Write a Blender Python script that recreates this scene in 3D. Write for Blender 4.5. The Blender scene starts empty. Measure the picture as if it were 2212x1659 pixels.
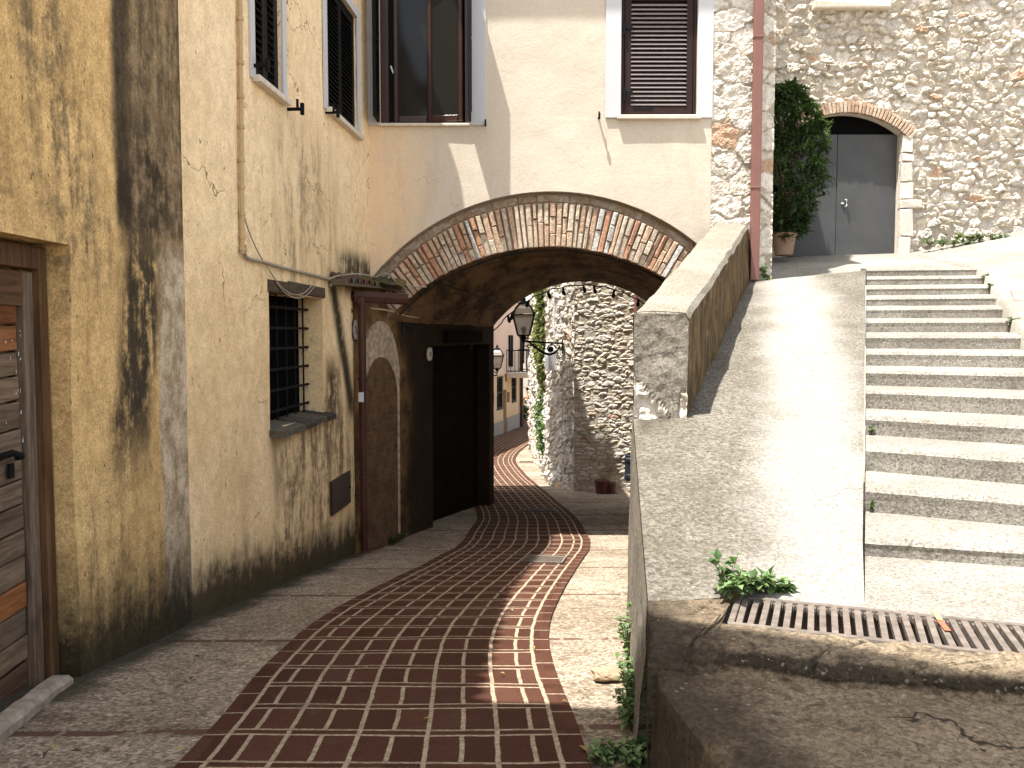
import bpy, bmesh, math, random
import numpy as np
from mathutils import Vector, noise as mnoise

random.seed(11)
RNG = np.random.default_rng(7)
sc = bpy.context.scene
COL = sc.collection

# ------------------------------------------------------------------ camera model
FPX, CU, CV = 1860.0, 1106.0, 829.5          # focal length and centre, photo measured 2212 wide
PITCH = math.radians(3.38)
SP, CP = math.sin(PITCH), math.cos(PITCH)

def ray(u, v):
    a = (u - CU) / FPX
    b = (CV - v) / FPX
    return Vector((a, CP + b * SP, -SP + b * CP))

def at_y(u, v, y):
    d = ray(u, v)
    return d * (y / d.y)

def at_z(u, v, z):
    d = ray(u, v)
    return d * (z / d.z)

def at_plane(u, v, p, n):
    d = ray(u, v)
    return d * (Vector(p).dot(n) / d.dot(n))

def street_h(y):                              # street surface, metres relative to the eye
    if y < 1.5: return -1.3495
    if y < 10.9: return -(1.1245 + .15 * y)
    if y < 16.1: return -(2.7595 + .084 * (y - 10.9))
    if y < 25: return -(3.196 + .05 * (y - 16.1))
    return -(3.641 + .01 * (y - 25))

def at_street(u, v):
    d = ray(u, v)
    lo, hi = .5, 80.0
    for _ in range(60):
        m = (lo + hi) / 2
        if d.z * m / d.y > street_h(m): lo = m
        else: hi = m
    return d * (lo / d.y)

# ------------------------------------------------------------------ mesh builder
class MB:
    def __init__(s):
        s.v, s.f, s.c, s.m, s.uv = [], [], [], [], {}
    def vert(s, p):
        s.v.append(tuple(p)); return len(s.v) - 1
    def face(s, idx, col=None, mat=0, uv=None):
        s.f.append(tuple(idx)); s.c.append(col); s.m.append(mat)
        if uv is not None: s.uv[len(s.f) - 1] = uv
    def poly(s, pts, col=None, mat=0, uv=None):
        s.face([s.vert(p) for p in pts], col, mat, uv)
    def box(s, c, ax, half, col=None, mat=0, jit=0.0):
        c = Vector(c); A = [Vector(a).normalized() * h for a, h in zip(ax, half)]
        ids = []
        for i in (-1, 1):
            for j in (-1, 1):
                for k in (-1, 1):
                    p = c + A[0] * i + A[1] * j + A[2] * k
                    if jit: p += Vector((random.uniform(-jit, jit), random.uniform(-jit, jit), random.uniform(-jit, jit)))
                    ids.append(s.vert(p))
        for q in ((0, 1, 3, 2), (4, 6, 7, 5), (0, 4, 5, 1), (2, 3, 7, 6), (0, 2, 6, 4), (1, 5, 7, 3)):
            s.face([ids[t] for t in q], col, mat)
    def bevbox(s, c, ax, half, b, col=None, mat=0, jit=0.0):
        """box with chamfered front and side edges (two rings per axis 1)"""
        c = Vector(c); A = [Vector(a).normalized() for a in ax]
        h0, h1, h2 = half
        rings = []
        for y, r in ((-h1, -b), (-h1 + b, 0), (h1 - b, 0), (h1, -b)):
            ring = []
            for x, z in ((-1, -1), (1, -1), (1, 1), (-1, 1)):
                p = c + A[0] * (x * (h0 + r)) + A[1] * y + A[2] * (z * (h2 + r))
                if jit: p += Vector((random.uniform(-jit, jit), random.uniform(-jit, jit), random.uniform(-jit, jit)))
                ring.append(s.vert(p))
            rings.append(ring)
        for r in range(3):
            for k in range(4):
                s.face((rings[r][k], rings[r][(k + 1) % 4], rings[r + 1][(k + 1) % 4], rings[r + 1][k]), col, mat)
        s.face(rings[0][::-1], col, mat); s.face(rings[3], col, mat)
    def tube(s, pts, r, seg=8, col=None, mat=0, cap=True):
        pts = [Vector(p) for p in pts]; rr = r if isinstance(r, (list, tuple)) else [r] * len(pts)
        rings = []
        up = Vector((0, 0, 1))
        for i, p in enumerate(pts):
            t = (pts[min(i + 1, len(pts) - 1)] - pts[max(i - 1, 0)]).normalized()
            a = t.cross(up)
            if a.length < 1e-3: a = t.cross(Vector((1, 0, 0)))
            a.normalize(); b = t.cross(a).normalized()
            rings.append([s.vert(p + (a * math.cos(2 * math.pi * k / seg) + b * math.sin(2 * math.pi * k / seg)) * rr[i]) for k in range(seg)])
        for i in range(len(rings) - 1):
            for k in range(seg):
                s.face((rings[i][k], rings[i][(k + 1) % seg], rings[i + 1][(k + 1) % seg], rings[i + 1][k]), col, mat)
        if cap:
            s.face(rings[0][::-1], col, mat); s.face(rings[-1], col, mat)
    def lathe(s, base, prof, seg=16, col=None, mat=0, n4=None):
        """prof: list of (r, z)."""
        base = Vector(base); rings = []
        k0 = n4 or seg
        for r, z in prof:
            rings.append([s.vert(base + Vector((r * math.cos(2 * math.pi * (k + .5) / k0), r * math.sin(2 * math.pi * (k + .5) / k0), z))) for k in range(k0)])
        for i in range(len(rings) - 1):
            for k in range(k0):
                s.face((rings[i][k], rings[i][(k + 1) % k0], rings[i + 1][(k + 1) % k0], rings[i + 1][k]), col, mat)
        s.face(rings[0][::-1], col, mat); s.face(rings[-1], col, mat)
    def grid(s, P, col=None, mat=0, uv=None, skip=None, flip=False):
        """P[r][c] points; shares vertices."""
        R, Cn = len(P), len(P[0])
        ids = [[s.vert(P[r][c]) for c in range(Cn)] for r in range(R)]
        for r in range(R - 1):
            for c in range(Cn - 1):
                if skip and skip(r, c): continue
                q = (ids[r][c], ids[r][c + 1], ids[r + 1][c + 1], ids[r + 1][c])
                t = None
                if uv: t = [uv[r][c], uv[r][c + 1], uv[r + 1][c + 1], uv[r + 1][c]]
                if flip: q = q[::-1]; t = t[::-1] if t else None
                s.face(q, col, mat, t)
        return ids

def obj(name, mb, mats, parent=None, smooth=False, auto=None):
    me = bpy.data.meshes.new(name)
    me.from_pydata(mb.v, [], mb.f); me.update()
    if not isinstance(mats, (list, tuple)): mats = [mats]
    for m in mats: me.materials.append(m)
    if any(mb.m): me.polygons.foreach_set('material_index', mb.m)
    if any(c is not None for c in mb.c):
        at = me.color_attributes.new('Col', 'FLOAT_COLOR', 'CORNER')
        buf = []
        for fc, c in zip(mb.f, mb.c):
            c = c or (.5, .5, .5)
            buf += [c[0], c[1], c[2], 1.0] * len(fc)
        at.data.foreach_set('color', buf)
    if mb.uv:
        uvl = me.uv_layers.new(name='UVMap'); buf = []
        for i, fc in enumerate(mb.f):
            t = mb.uv.get(i)
            for k in range(len(fc)): buf += list(t[k]) if t else [0, 0]
        uvl.data.foreach_set('uv', buf)
    if smooth: me.polygons.foreach_set('use_smooth', [True] * len(me.polygons))
    o = bpy.data.objects.new(name, me); COL.objects.link(o)
    if parent:
        o.parent = parent
        if parent.parent is None: o.location = -parent.location
    return o

def tag(o, label=None, cat=None, group=None, kind=None):
    if label: o['label'] = label
    if cat: o['category'] = cat
    if group: o['group'] = group
    if kind: o['kind'] = kind
    return o

def thing(name, label, cat, loc, group=None):
    o = bpy.data.objects.new(name, None); COL.objects.link(o)
    o.location = loc; o.empty_display_size = .2
    return tag(o, label, cat, group)

# ------------------------------------------------------------------ vector noise for height fields
def hash2(ix, iy, s):
    h = (ix.astype(np.int64) * 374761393 + iy.astype(np.int64) * 668265263 + s * 982451653) & 0x7fffffff
    h = ((h ^ (h >> 13)) * 1274126177) & 0x7fffffff
    h = h ^ (h >> 16)
    return (h & 0xffff) / 65535.0

def vnoise(x, y, s):
    ix, iy = np.floor(x), np.floor(y)
    fx, fy = x - ix, y - iy
    fx = fx * fx * (3 - 2 * fx); fy = fy * fy * (3 - 2 * fy)
    a, b = hash2(ix, iy, s), hash2(ix + 1, iy, s)
    c, d = hash2(ix, iy + 1, s), hash2(ix + 1, iy + 1, s)
    return (a * (1 - fx) + b * fx) * (1 - fy) + (c * (1 - fx) + d * fx) * fy

def fbm(x, y, s, o=4):
    r, a, t = 0, .5, 0
    for k in range(o):
        r = r + a * vnoise(x * 2 ** k, y * 2 ** k, s + 17 * k); t += a; a *= .55
    return r / t

def smooth(a, b, x):
    t = np.clip((x - a) / (b - a), 0, 1)
    return t * t * (3 - 2 * t)

def stones(U, Z, rw, rh, s, amp=.03, brick=.04, mortar=(.41, .35, .275), pal=None, gap=.10):
    """rubble masonry: returns height (m) and albedo for each sample."""
    Ud = U + .5 * rw * (fbm(U / rw * .9, Z / rw * .9, s + 3, 3) - .5) + .30 * rw * (fbm(U / rw * 3.2, Z / rw * 3.2, s + 5, 3) - .5)
    Zd = Z + .9 * rh * (fbm(U / rw * .7, Z / rh * .45, s + 8, 3) - .5) + .40 * rh * (fbm(U / rw * 3, Z / rh * 2.4, s + 9, 3) - .5)
    row = np.floor(Zd / rh)
    F1 = np.full(U.shape, 9.0); F2 = np.full(U.shape, 9.0)
    I1 = np.zeros(U.shape); J1 = np.zeros(U.shape); SX = np.zeros(U.shape); SY = np.zeros(U.shape)
    for dr in (-1, 0, 1):
        r = row + dr
        off = hash2(r, r * 0, s + 21) * .9
        cidx = np.floor(Ud / rw - off)
        for dc in (-1, 0, 1):
            c = cidx + dc
            px = (c + .5 + off + .75 * (hash2(c, r, s + 1) - .5)) * rw
            py = (r + .5 + .7 * (hash2(c, r, s + 2) - .5)) * rh
            wgt = .55 + .85 * hash2(c, r, s + 4)
            dx = (Ud - px) / rw; dy = (Zd - py) / rh
            d = (np.abs(dx) ** 2.6 + np.abs(dy) ** 2.6) ** (1 / 2.6) / wgt
            near = d < F1
            F2 = np.where(near, F1, np.minimum(F2, d))
            I1 = np.where(near, c, I1); J1 = np.where(near, r, J1)
            SX = np.where(near, dx, SX); SY = np.where(near, dy, SY)
            F1 = np.where(near, d, F1)
    e = F2 - F1
    r1, r2, r3, r4 = (hash2(I1, J1, s + k) for k in (31, 32, 33, 34))
    sz = hash2(I1, J1, s + 77)
    e = e - gap * 1.5 * sz * sz - .22 * (fbm(U / .035, Z / .035, s + 90, 2) - .5)
    body = smooth(gap * .3, gap * 2.2, e) * (.35 + .65 * smooth(.0, .25, r1))
    rough = 1.6 * (fbm(U / .06, Z / .06, s + 40, 4) - .5)
    rough2 = fbm(U / .016, Z / .016, s + 41, 2) - .5
    h = body * amp * (.35 + .9 * r1 + (r2 - .5) * SX * 1.6 + (r3 - .35) * SY * 1.6 + .9 * rough + .25 * rough2)
    h = h + amp * .6 * (fbm(U / .11, Z / .11, s + 50, 4) - .5) + amp * .2 * rough2
    pal = pal or [(.58, .525, .445), (.51, .45, .365), (.64, .59, .51), (.53, .46, .36), (.49, .45, .39)]
    pi = np.floor(r4 * len(pal) * .999).astype(int)
    colr = np.array(pal)[pi]
    isb = (hash2(I1, J1, s + 61) < brick)[..., None]
    colr = np.where(isb, np.array((.46, .30, .20)), colr)
    colr = colr * (.72 + .5 * fbm(U / .05, Z / .05, s + 70, 4))[..., None]
    mcol = np.array(mortar) * (.85 + .3 * fbm(U / .1, Z / .1, s + 71, 3))[..., None]
    b3 = smooth(gap * .6, gap * 1.6, e)[..., None]
    return h, colr * b3 + mcol * (1 - b3)

def field(name, P, du, nrm, u0, u1, z0, z1, res, rw, rh, s, mat, parent=None, mask=None, zfun=None, dz=None, ufade=False, **kw):
    """stone surface on the vertical plane through P along du; displaced along nrm."""
    P = Vector(P); du = Vector(du).normalized(); nrm = Vector(nrm).normalized()
    nu = max(2, int((u1 - u0) / res)); nz = max(2, int((z1 - z0) / res))
    u = np.linspace(u0, u1, nu); z = np.linspace(z0, z1, nz)
    U, Z = np.meshgrid(u, z)
    h, colr = stones(U, Z, rw, rh, s, **kw)
    if dz is not None: h = h + dz(U, Z)
    X = np.stack([P.x + du.x * U + nrm.x * h, P.y + du.y * U + nrm.y * h, P.z + Z], -1).reshape(-1, 3)
    iz, iu = np.meshgrid(np.arange(nz - 1), np.arange(nu - 1), indexing='ij')
    a = iz * nu + iu
    Q = np.stack([a, a + 1, a + nu + 1, a + nu], -1).reshape(-1, 4)
    if mask is not None:
        cu = (U[:-1, :-1] + U[1:, 1:]) / 2; cz = (Z[:-1, :-1] + Z[1:, 1:]) / 2
        Q = Q[~mask(cu, cz).reshape(-1)]
    me = bpy.data.meshes.new(name)
    me.from_pydata(X.tolist(), [], Q.tolist()); me.update()
    at = me.color_attributes.new('Col', 'FLOAT_COLOR', 'POINT')
    cc = np.concatenate([colr.reshape(-1, 3), np.ones((nu * nz, 1))], 1).astype(np.float32)
    at.data.foreach_set('color', cc.ravel())
    me.materials.append(mat)
    o = bpy.data.objects.new(name, me); COL.objects.link(o)
    if parent:
        o.parent = parent
        if parent.parent is None: o.location = -parent.location
    return o

# ------------------------------------------------------------------ node helper
class NT:
    def __init__(s, name):
        s.mat = bpy.data.materials.new(name); s.mat.use_nodes = True
        s.t = s.mat.node_tree; s.t.nodes.clear()
        s.out = s.t.nodes.new('ShaderNodeOutputMaterial')
        s.b = s.t.nodes.new('ShaderNodeBsdfPrincipled')
        s.t.links.new(s.b.outputs[0], s.out.inputs[0])
        s._pos = None
    def n(s, t): return s.t.nodes.new(t)
    def put(s, sock, val):
        if isinstance(val, bpy.types.NodeSocket): s.t.links.new(val, sock)
        elif isinstance(val, (tuple, list)):
            v = list(val)
            if len(sock.default_value) == 4 and len(v) == 3: v.append(1)
            sock.default_value = v
        else: sock.default_value = val
    def pos(s):
        if not s._pos: s._pos = s.n('ShaderNodeNewGeometry').outputs['Position']
        return s._pos
    def xyz(s, v=None):
        q = s.n('ShaderNodeSeparateXYZ'); s.put(q.inputs[0], v or s.pos()); return q.outputs[0], q.outputs[1], q.outputs[2]
    def vec(s, x, y, z=0.0):
        q = s.n('ShaderNodeCombineXYZ')
        for k, a in enumerate((x, y, z)): s.put(q.inputs[k], a)
        return q.outputs[0]
    def m(s, op, a, b=0.0, c=0.0, clamp=False):
        q = s.n('ShaderNodeMath'); q.operation = op; q.use_clamp = clamp
        for k, x in enumerate((a, b, c)): s.put(q.inputs[k], x)
        return q.outputs[0]
    def scale(s, v, k):
        q = s.n('ShaderNodeVectorMath'); q.operation = 'MULTIPLY'
        s.put(q.inputs[0], v); s.put(q.inputs[1], k if isinstance(k, (tuple, list)) else (k, k, k)); return q.outputs[0]
    def add(s, a, b):
        q = s.n('ShaderNodeVectorMath'); q.operation = 'ADD'; s.put(q.inputs[0], a); s.put(q.inputs[1], b); return q.outputs[0]
    def noise(s, sc_=1.0, det=4, ro=.55, v=None, dist=0.0, color=False):
        q = s.n('ShaderNodeTexNoise'); s.put(q.inputs['Vector'], v or s.pos())
        q.inputs['Scale'].default_value = sc_; q.inputs['Detail'].default_value = det
        q.inputs['Roughness'].default_value = ro; q.inputs['Distortion'].default_value = dist
        return q.outputs[1 if color else 0]
    def vor(s, sc_, v=None, feat='F1', out='Distance'):
        q = s.n('ShaderNodeTexVoronoi'); q.feature = feat; s.put(q.inputs['Vector'], v or s.pos())
        q.inputs['Scale'].default_value = sc_; return q.outputs[out]
    def white(s, v):
        q = s.n('ShaderNodeTexWhiteNoise'); s.put(q.inputs['Vector'], v); return q.outputs['Value']
    def ramp(s, f, a, b, lo=0.0, hi=1.0):
        q = s.n('ShaderNodeMapRange'); q.interpolation_type = 'SMOOTHSTEP'
        for k, x in zip(('Value', 'From Min', 'From Max', 'To Min', 'To Max'), (f, a, b, lo, hi)): s.put(q.inputs[k], x)
        return q.outputs[0]
    def band(s, f, a, b, w):
        return s.m('MULTIPLY', s.ramp(f, a - w, a + w), s.ramp(f, b + w, b - w))
    def mix(s, f, a, b, mode='MIX'):
        q = s.n('ShaderNodeMix'); q.data_type = 'RGBA'; q.blend_type = mode
        s.put(q.inputs[0], f); s.put(q.inputs[6], a); s.put(q.inputs[7], b); return q.outputs[2]
    def attr(s, nm='Col'):
        q = s.n('ShaderNodeAttribute'); q.attribute_name = nm; return q.outputs['Color']
    def uv(s):
        q = s.n('ShaderNodeUVMap'); q.uv_map = 'UVMap'; return q.outputs[0]
    def bump(s, h, st=.5, d=.01, nrm=None):
        q = s.n('ShaderNodeBump'); s.put(q.inputs['Height'], h); q.inputs['Strength'].default_value = st; q.inputs['Distance'].default_value = d
        if nrm: s.put(q.inputs['Normal'], nrm)
        return q.outputs[0]
    def done(s, col, rough=.85, nrm=None, spec=.3, metal=0.0):
        s.put(s.b.inputs['Base Color'], col); s.put(s.b.inputs['Roughness'], rough)
        s.b.inputs['Specular IOR Level'].default_value = spec; s.b.inputs['Metallic'].default_value = metal
        if nrm: s.put(s.b.inputs['Normal'], nrm)
        return s.mat

def plain(name, col, rough=.6, var=.15, sc_=8, bump=.0, metal=0.0, spec=.35):
    n = NT(name)
    f = n.noise(sc_, 5, .6)
    c = n.mix(f, tuple(x * (1 - var * 1.6) for x in col), tuple(x * (1 + var * 1.2) for x in col))
    nm = n.bump(n.noise(sc_ * 6, 3), bump, .004) if bump else None
    return n.done(c, rough, nm, spec, metal)

def attr_mat(name, rough=.85, var=.3, sc_=30, bump=.4, bd=.006, spec=.25):
    n = NT(name)
    f = n.noise(sc_, 5, .6)
    f = n.ramp(f, .25, .75)
    c = n.mix(1.0, n.attr(), n.mix(f, (1 - var,) * 3, (1 + var * .6,) * 3), 'MULTIPLY')
    return n.done(c, rough, n.bump(n.noise(sc_ * 2.5, 4), bump, bd), spec)
# ------------------------------------------------------------------ key planes
W1X = -2.22
A2 = at_street(411, 1345); B2 = at_street(768, 1195)
D2 = Vector((B2.x - A2.x, B2.y - A2.y, 0)).normalized()
N2 = Vector((D2.y, -D2.x, 0))                  # faces the street (+x)
def on2(u, v): return at_plane(u, v, A2, N2)
def u2(p): return (Vector(p) - A2).dot(D2)
CORNER = on2(797, 300)
YF = CORNER.y                                   # facade plane
def onf(u, v): return at_y(u, v, YF)
C3 = at_street(1067, 1090)
YB = C3.y                                       # rear mouth of the passage
D3 = Vector((C3.x - B2.x, C3.y - B2.y, 0)).normalized()
N3 = Vector((D3.y, -D3.x, 0))
def on3(u, v): return at_plane(u, v, B2, N3)
def u3(p): return (Vector(p) - B2).dot(D3)
YS = YF + 2.1                                   # stone house front
SUN = Vector((.27, .195, -1)).normalized()
print('A2', A2, 'B2', B2, 'YF', YF, 'CORNER', CORNER, 'C3', C3)

# ------------------------------------------------------------------ materials
def mat_ochre():
    n = NT('ochre_plaster'); x, y, z = n.xyz()
    h = n.m('ADD', z, n.m('MULTIPLY_ADD', y, .15, 1.1245))          # height over the pavement
    wob = n.m('MULTIPLY_ADD', n.noise(1.7, 4), .34, -.17)
    yy = n.m('ADD', y, wob)
    big = n.noise(1.1, 5, .6); fine = n.noise(42, 5, .7)
    streak = n.noise(1.0, 5, .62, n.scale(n.pos(), (9, 9, 1.1)))
    grit = n.noise(9, 6, .75)
    c = n.mix(n.ramp(big, .3, .7), (.60, .40, .18), (.81, .56, .265))
    c = n.mix(n.ramp(fine, .35, .75, 0, .35), c, (.45, .30, .14))
    c = n.mix(n.m('MULTIPLY', n.ramp(streak, .5, .72, 0, .5), n.ramp(grit, .4, .6)), c, (.22, .15, .08))
    # small dark scabs
    sp = n.ramp(n.noise(26, 3, .6, n.scale(n.pos(), (1, 1, .6))), .66, .72, 0, .8)
    c = n.mix(sp, c, (.10, .065, .035))
    def stain(c, mask, dark, amt, t0=.38, t1=.62):
        f = n.ramp(n.m('MULTIPLY_ADD', grit, .6, n.m('MULTIPLY', streak, .5)), t0, t1)
        return n.mix(n.m('MULTIPLY', n.m('MULTIPLY', mask, f), amt), c, dark)
    # blotches left of and above the door
    c = stain(c, n.m('MULTIPLY', n.band(yy, 3.2, 3.8, .25), n.band(z, .45, 1.5, .25)), (.07, .055, .035), .85, .5, .68)
    c = stain(c, n.m('MULTIPLY', n.band(n.m('ADD', yy, n.m('MULTIPLY', z, .28)), 4.3, 4.85, .2), n.band(z, .2, 1.75, .3)), (.10, .085, .055), .8, .47, .66)
    # grey render strip at the corner, pale below, dark run-off above
    edge = n.ramp(n.m('ADD', y, n.m('MULTIPLY', wob, .12)), 5.40, 5.44)
    pale = n.mix(n.ramp(n.noise(5, 6, .7), .4, .64), (.60, .49, .36), (.33, .245, .16))
    c = n.mix(n.m('MULTIPLY', edge, n.ramp(n.m('ADD', z, n.m('MULTIPLY', wob, .8)), .64, .52)), c, pale)
    up = n.ramp(n.m('ADD', z, n.m('MULTIPLY', wob, 1.2)), .45, .70)
    run = n.mix(n.ramp(n.m('MULTIPLY_ADD', grit, .55, n.m('MULTIPLY', streak, .5)), .42, .62), (.30, .215, .13), (.085, .062, .038))
    c = n.mix(n.m('MULTIPLY', n.m('MULTIPLY', n.ramp(n.m('MULTIPLY_ADD', wob, .3, y), 4.82, 4.93), up), .95), c, run)
    blot = n.m('MULTIPLY', n.band(n.m('MULTIPLY_ADD', grit, .5, z), .75, 1.5, .25), n.band(n.m('MULTIPLY_ADD', wob, .6, y), 4.86, 5.6, .08))
    c = n.mix(n.m('MULTIPLY', blot, n.ramp(n.noise(3.2, 5, .7), .42, .58, 0, .9)), c, (.034, .026, .017))
    dk = n.band(n.m('MULTIPLY_ADD', wob, .25, y), 4.88, 5.06, .06)
    c = n.mix(n.m('MULTIPLY', n.m('MULTIPLY', dk, n.ramp(z, .35, .8)), .8), c, (.038, .028, .018))
    low = n.m('MULTIPLY', n.band(n.m('ADD', yy, n.m('MULTIPLY', z, -.18)), 4.9, 5.38, .1), n.band(z, -.75, .7, .35))
    c = stain(c, low, (.06, .046, .03), 1.0, .38, .58)
    # damp at the foot
    hh = n.m('MULTIPLY_ADD', grit, -.55, n.m('MULTIPLY_ADD', streak, -.5, h))
    c = n.mix(n.ramp(hh, .25, -.42, 0, .97), c, (.028, .024, .014))
    c = n.mix(1.0, c, n.mix(n.ramp(n.noise(75, 5, .85), .32, .68), (.66, .64, .60), (1.26, 1.25, 1.22)), 'MULTIPLY')
    c = n.mix(1.0, c, n.mix(n.ramp(n.noise(11, 5, .75), .35, .65), (.82, .80, .76), (1.12, 1.12, 1.1)), 'MULTIPLY')
    return n.done(c, .92, n.bump(n.m('MULTIPLY_ADD', fine, .5, grit), .7, .014), .15)

def mat_buff(front=False):
    n = NT('cream_plaster' if front else 'buff_plaster'); x, y, z = n.xyz()
    big = n.noise(.8, 5, .6); fine = n.noise(40, 5, .7); grit = n.noise(8, 6, .72)
    streak = n.noise(1.0, 5, .65, n.scale(n.pos(), (4.5, 4.5, 1.0)), .4)
    if front:
        c = n.mix(n.ramp(big, .3, .7), (.535, .465, .37), (.595, .52, .42))
        c = n.mix(n.ramp(streak, .55, .75, 0, .25), c, (.60, .49, .36))
        # warm tone of the shaded inner corner put into the plaster colour
        c = n.mix(n.ramp(n.m('MULTIPLY_ADD', n.noise(1.6, 4), .5, x), -.55, -1.45, 0, .75), c, (.80, .58, .345))
        run = n.m('MAXIMUM', n.m('MULTIPLY', n.band(x, 1.25, 2.6, .15), n.band(z, 1.2, 2.8, .5)), n.m('MULTIPLY', n.band(x, -1.7, -.45, .15), n.band(z, 1.0, 2.7, .5)))
        c = n.mix(n.m('MULTIPLY', run, n.ramp(streak, .46, .68, 0, .34)), c, (.46, .36, .25))
        c = n.mix(n.ramp(n.noise(2.2, 5, .7), .52, .70, 0, .22), c, (.50, .41, .31))
        c = n.mix(1.0, c, n.mix(n.ramp(n.noise(45, 4, .8), .3, .7), (.93, .925, .92), (1.05, 1.05, 1.05)), 'MULTIPLY')
        cr = n.vor(.7, n.add(n.pos(), n.scale(n.noise(3.0, 3, .6, color=True), .5)), 'DISTANCE_TO_EDGE')
        c = n.mix(n.m('MULTIPLY', n.ramp(cr, .004, .001), n.ramp(n.noise(.9, 2), .52, .6, 0, .5)), c, (.35, .28, .2))
        c = n.mix(n.ramp(n.noise(22, 3, .6), .72, .78, 0, .3), c, (.4, .28, .18))
        b = n.bump(n.m('MULTIPLY_ADD', n.noise(3, 4), 2.5, fine), .4, .008)
        return n.done(c, .9, b, .2)
    h = n.m('ADD', z, n.m('MULTIPLY_ADD', y, .15, 1.1245))
    c = n.mix(n.ramp(big, .32, .68), (.80, .575, .315), (.93, .72, .44))
    upz = n.ramp(z, .6, 2.2)
    c = n.mix(n.m('MULTIPLY', upz, .5), c, (.92, .735, .51))
    c = n.mix(n.m('MULTIPLY', n.ramp(streak, .45, .75, 0, .45), n.ramp(n.noise(.7, 3), .4, .65)), c, (.40, .27, .14))
    c = n.mix(n.ramp(fine, .4, .8, 0, .25), c, (.34, .24, .13))
    c = n.mix(n.ramp(n.noise(21, 3, .6, n.scale(n.pos(), (1, 1, .55))), .68, .73, 0, .75), c, (.12, .08, .045))
    # hairline cracks
    cr = n.vor(.9, n.add(n.pos(), n.scale(n.noise(3.0, 3, .6, color=True), .5)), 'DISTANCE_TO_EDGE')
    c = n.mix(n.m('MULTIPLY', n.ramp(cr, .007, .002), n.ramp(n.noise(.9, 2), .5, .6, 0, .8)), c, (.16, .11, .06))
    def st(c, m_, dark, amt, a=.42, b=.62):
        f = n.ramp(n.m('MULTIPLY_ADD', grit, .55, n.m('MULTIPLY', streak, .55)), a, b)
        return n.mix(n.m('MULTIPLY', n.m('MULTIPLY', m_, f), amt), c, dark)
    # grey weathering under the second window and under the barred window
    c = st(c, n.m('MULTIPLY', n.band(y, 7.7, 9.6, .5), n.band(z, .3, 2.0, .3)), (.27, .20, .115), .9, .46, .7)
    c = st(c, n.m('MULTIPLY', n.band(y, 7.6, 10.2, .3), n.band(z, -2.0, -.82, .2)), (.15, .10, .055), .9, .46, .66)
    # slanting dark run beside the drainpipe
    sl = n.m('ADD', y, n.m('MULTIPLY', z, .55))
    c = st(c, n.m('MULTIPLY', n.band(sl, 9.62, 9.95, .12), n.band(z, -1.0, .6, .15)), (.055, .043, .022), 1.0, .36, .52)
    c = st(c, n.m('MULTIPLY', n.band(y, 9.2, 9.75, .12), n.band(z, -1.0, -.3, .2)), (.09, .065, .035), 1.0, .42, .6)
    c = st(c, n.m('MULTIPLY', n.ramp(y, 9.5, 9.9), n.band(z, .48, .95, .12)), (.085, .065, .04), 1.0, .38, .6)
    hh = n.m('MULTIPLY_ADD', grit, -.6, n.m('MULTIPLY_ADD', streak, -.55, h))
    c = n.mix(n.ramp(hh, .02, -.42, 0, .96), c, (.035, .028, .015))
    c = n.mix(1.0, c, n.mix(n.ramp(n.noise(60, 5, .85), .32, .68), (.80, .78, .75), (1.14, 1.13, 1.12)), 'MULTIPLY')
    c = n.mix(1.0, c, n.mix(n.ramp(n.noise(8, 5, .75), .35, .65), (.88, .87, .84), (1.08, 1.08, 1.07)), 'MULTIPLY')
    return n.done(c, .92, n.bump(n.m('MULTIPLY_ADD', fine, .45, grit), .6, .014), .15)

def mat_tunnel():
    n = NT('old_plaster'); x, y, z = n.xyz()
    g = n.noise(5, 6, .7); f = n.noise(30, 5, .7)
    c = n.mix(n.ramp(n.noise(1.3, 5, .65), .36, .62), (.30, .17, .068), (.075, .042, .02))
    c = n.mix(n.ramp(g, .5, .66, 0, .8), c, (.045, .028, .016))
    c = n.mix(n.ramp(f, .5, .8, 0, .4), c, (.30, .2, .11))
    c = n.mix(n.ramp(n.m('MULTIPLY_ADD', n.noise(1.5, 4), 1.2, y), 11.9, 12.8, 0, .95), c, (.020, .013, .008))  # passage gloom painted in: plaster goes near black with depth
    return n.done(c, .95, n.bump(n.m('MULTIPLY_ADD', f, .5, g), .8, .03), .1)

def mat_vault():
    n = NT('vault_render')
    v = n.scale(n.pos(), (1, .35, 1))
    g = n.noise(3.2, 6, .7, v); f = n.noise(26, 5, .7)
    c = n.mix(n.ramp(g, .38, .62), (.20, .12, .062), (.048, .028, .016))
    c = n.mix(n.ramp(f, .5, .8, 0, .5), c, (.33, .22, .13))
    return n.done(c, .95, n.bump(n.m('MULTIPLY_ADD', f, .6, g), .9, .04), .1)

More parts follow.
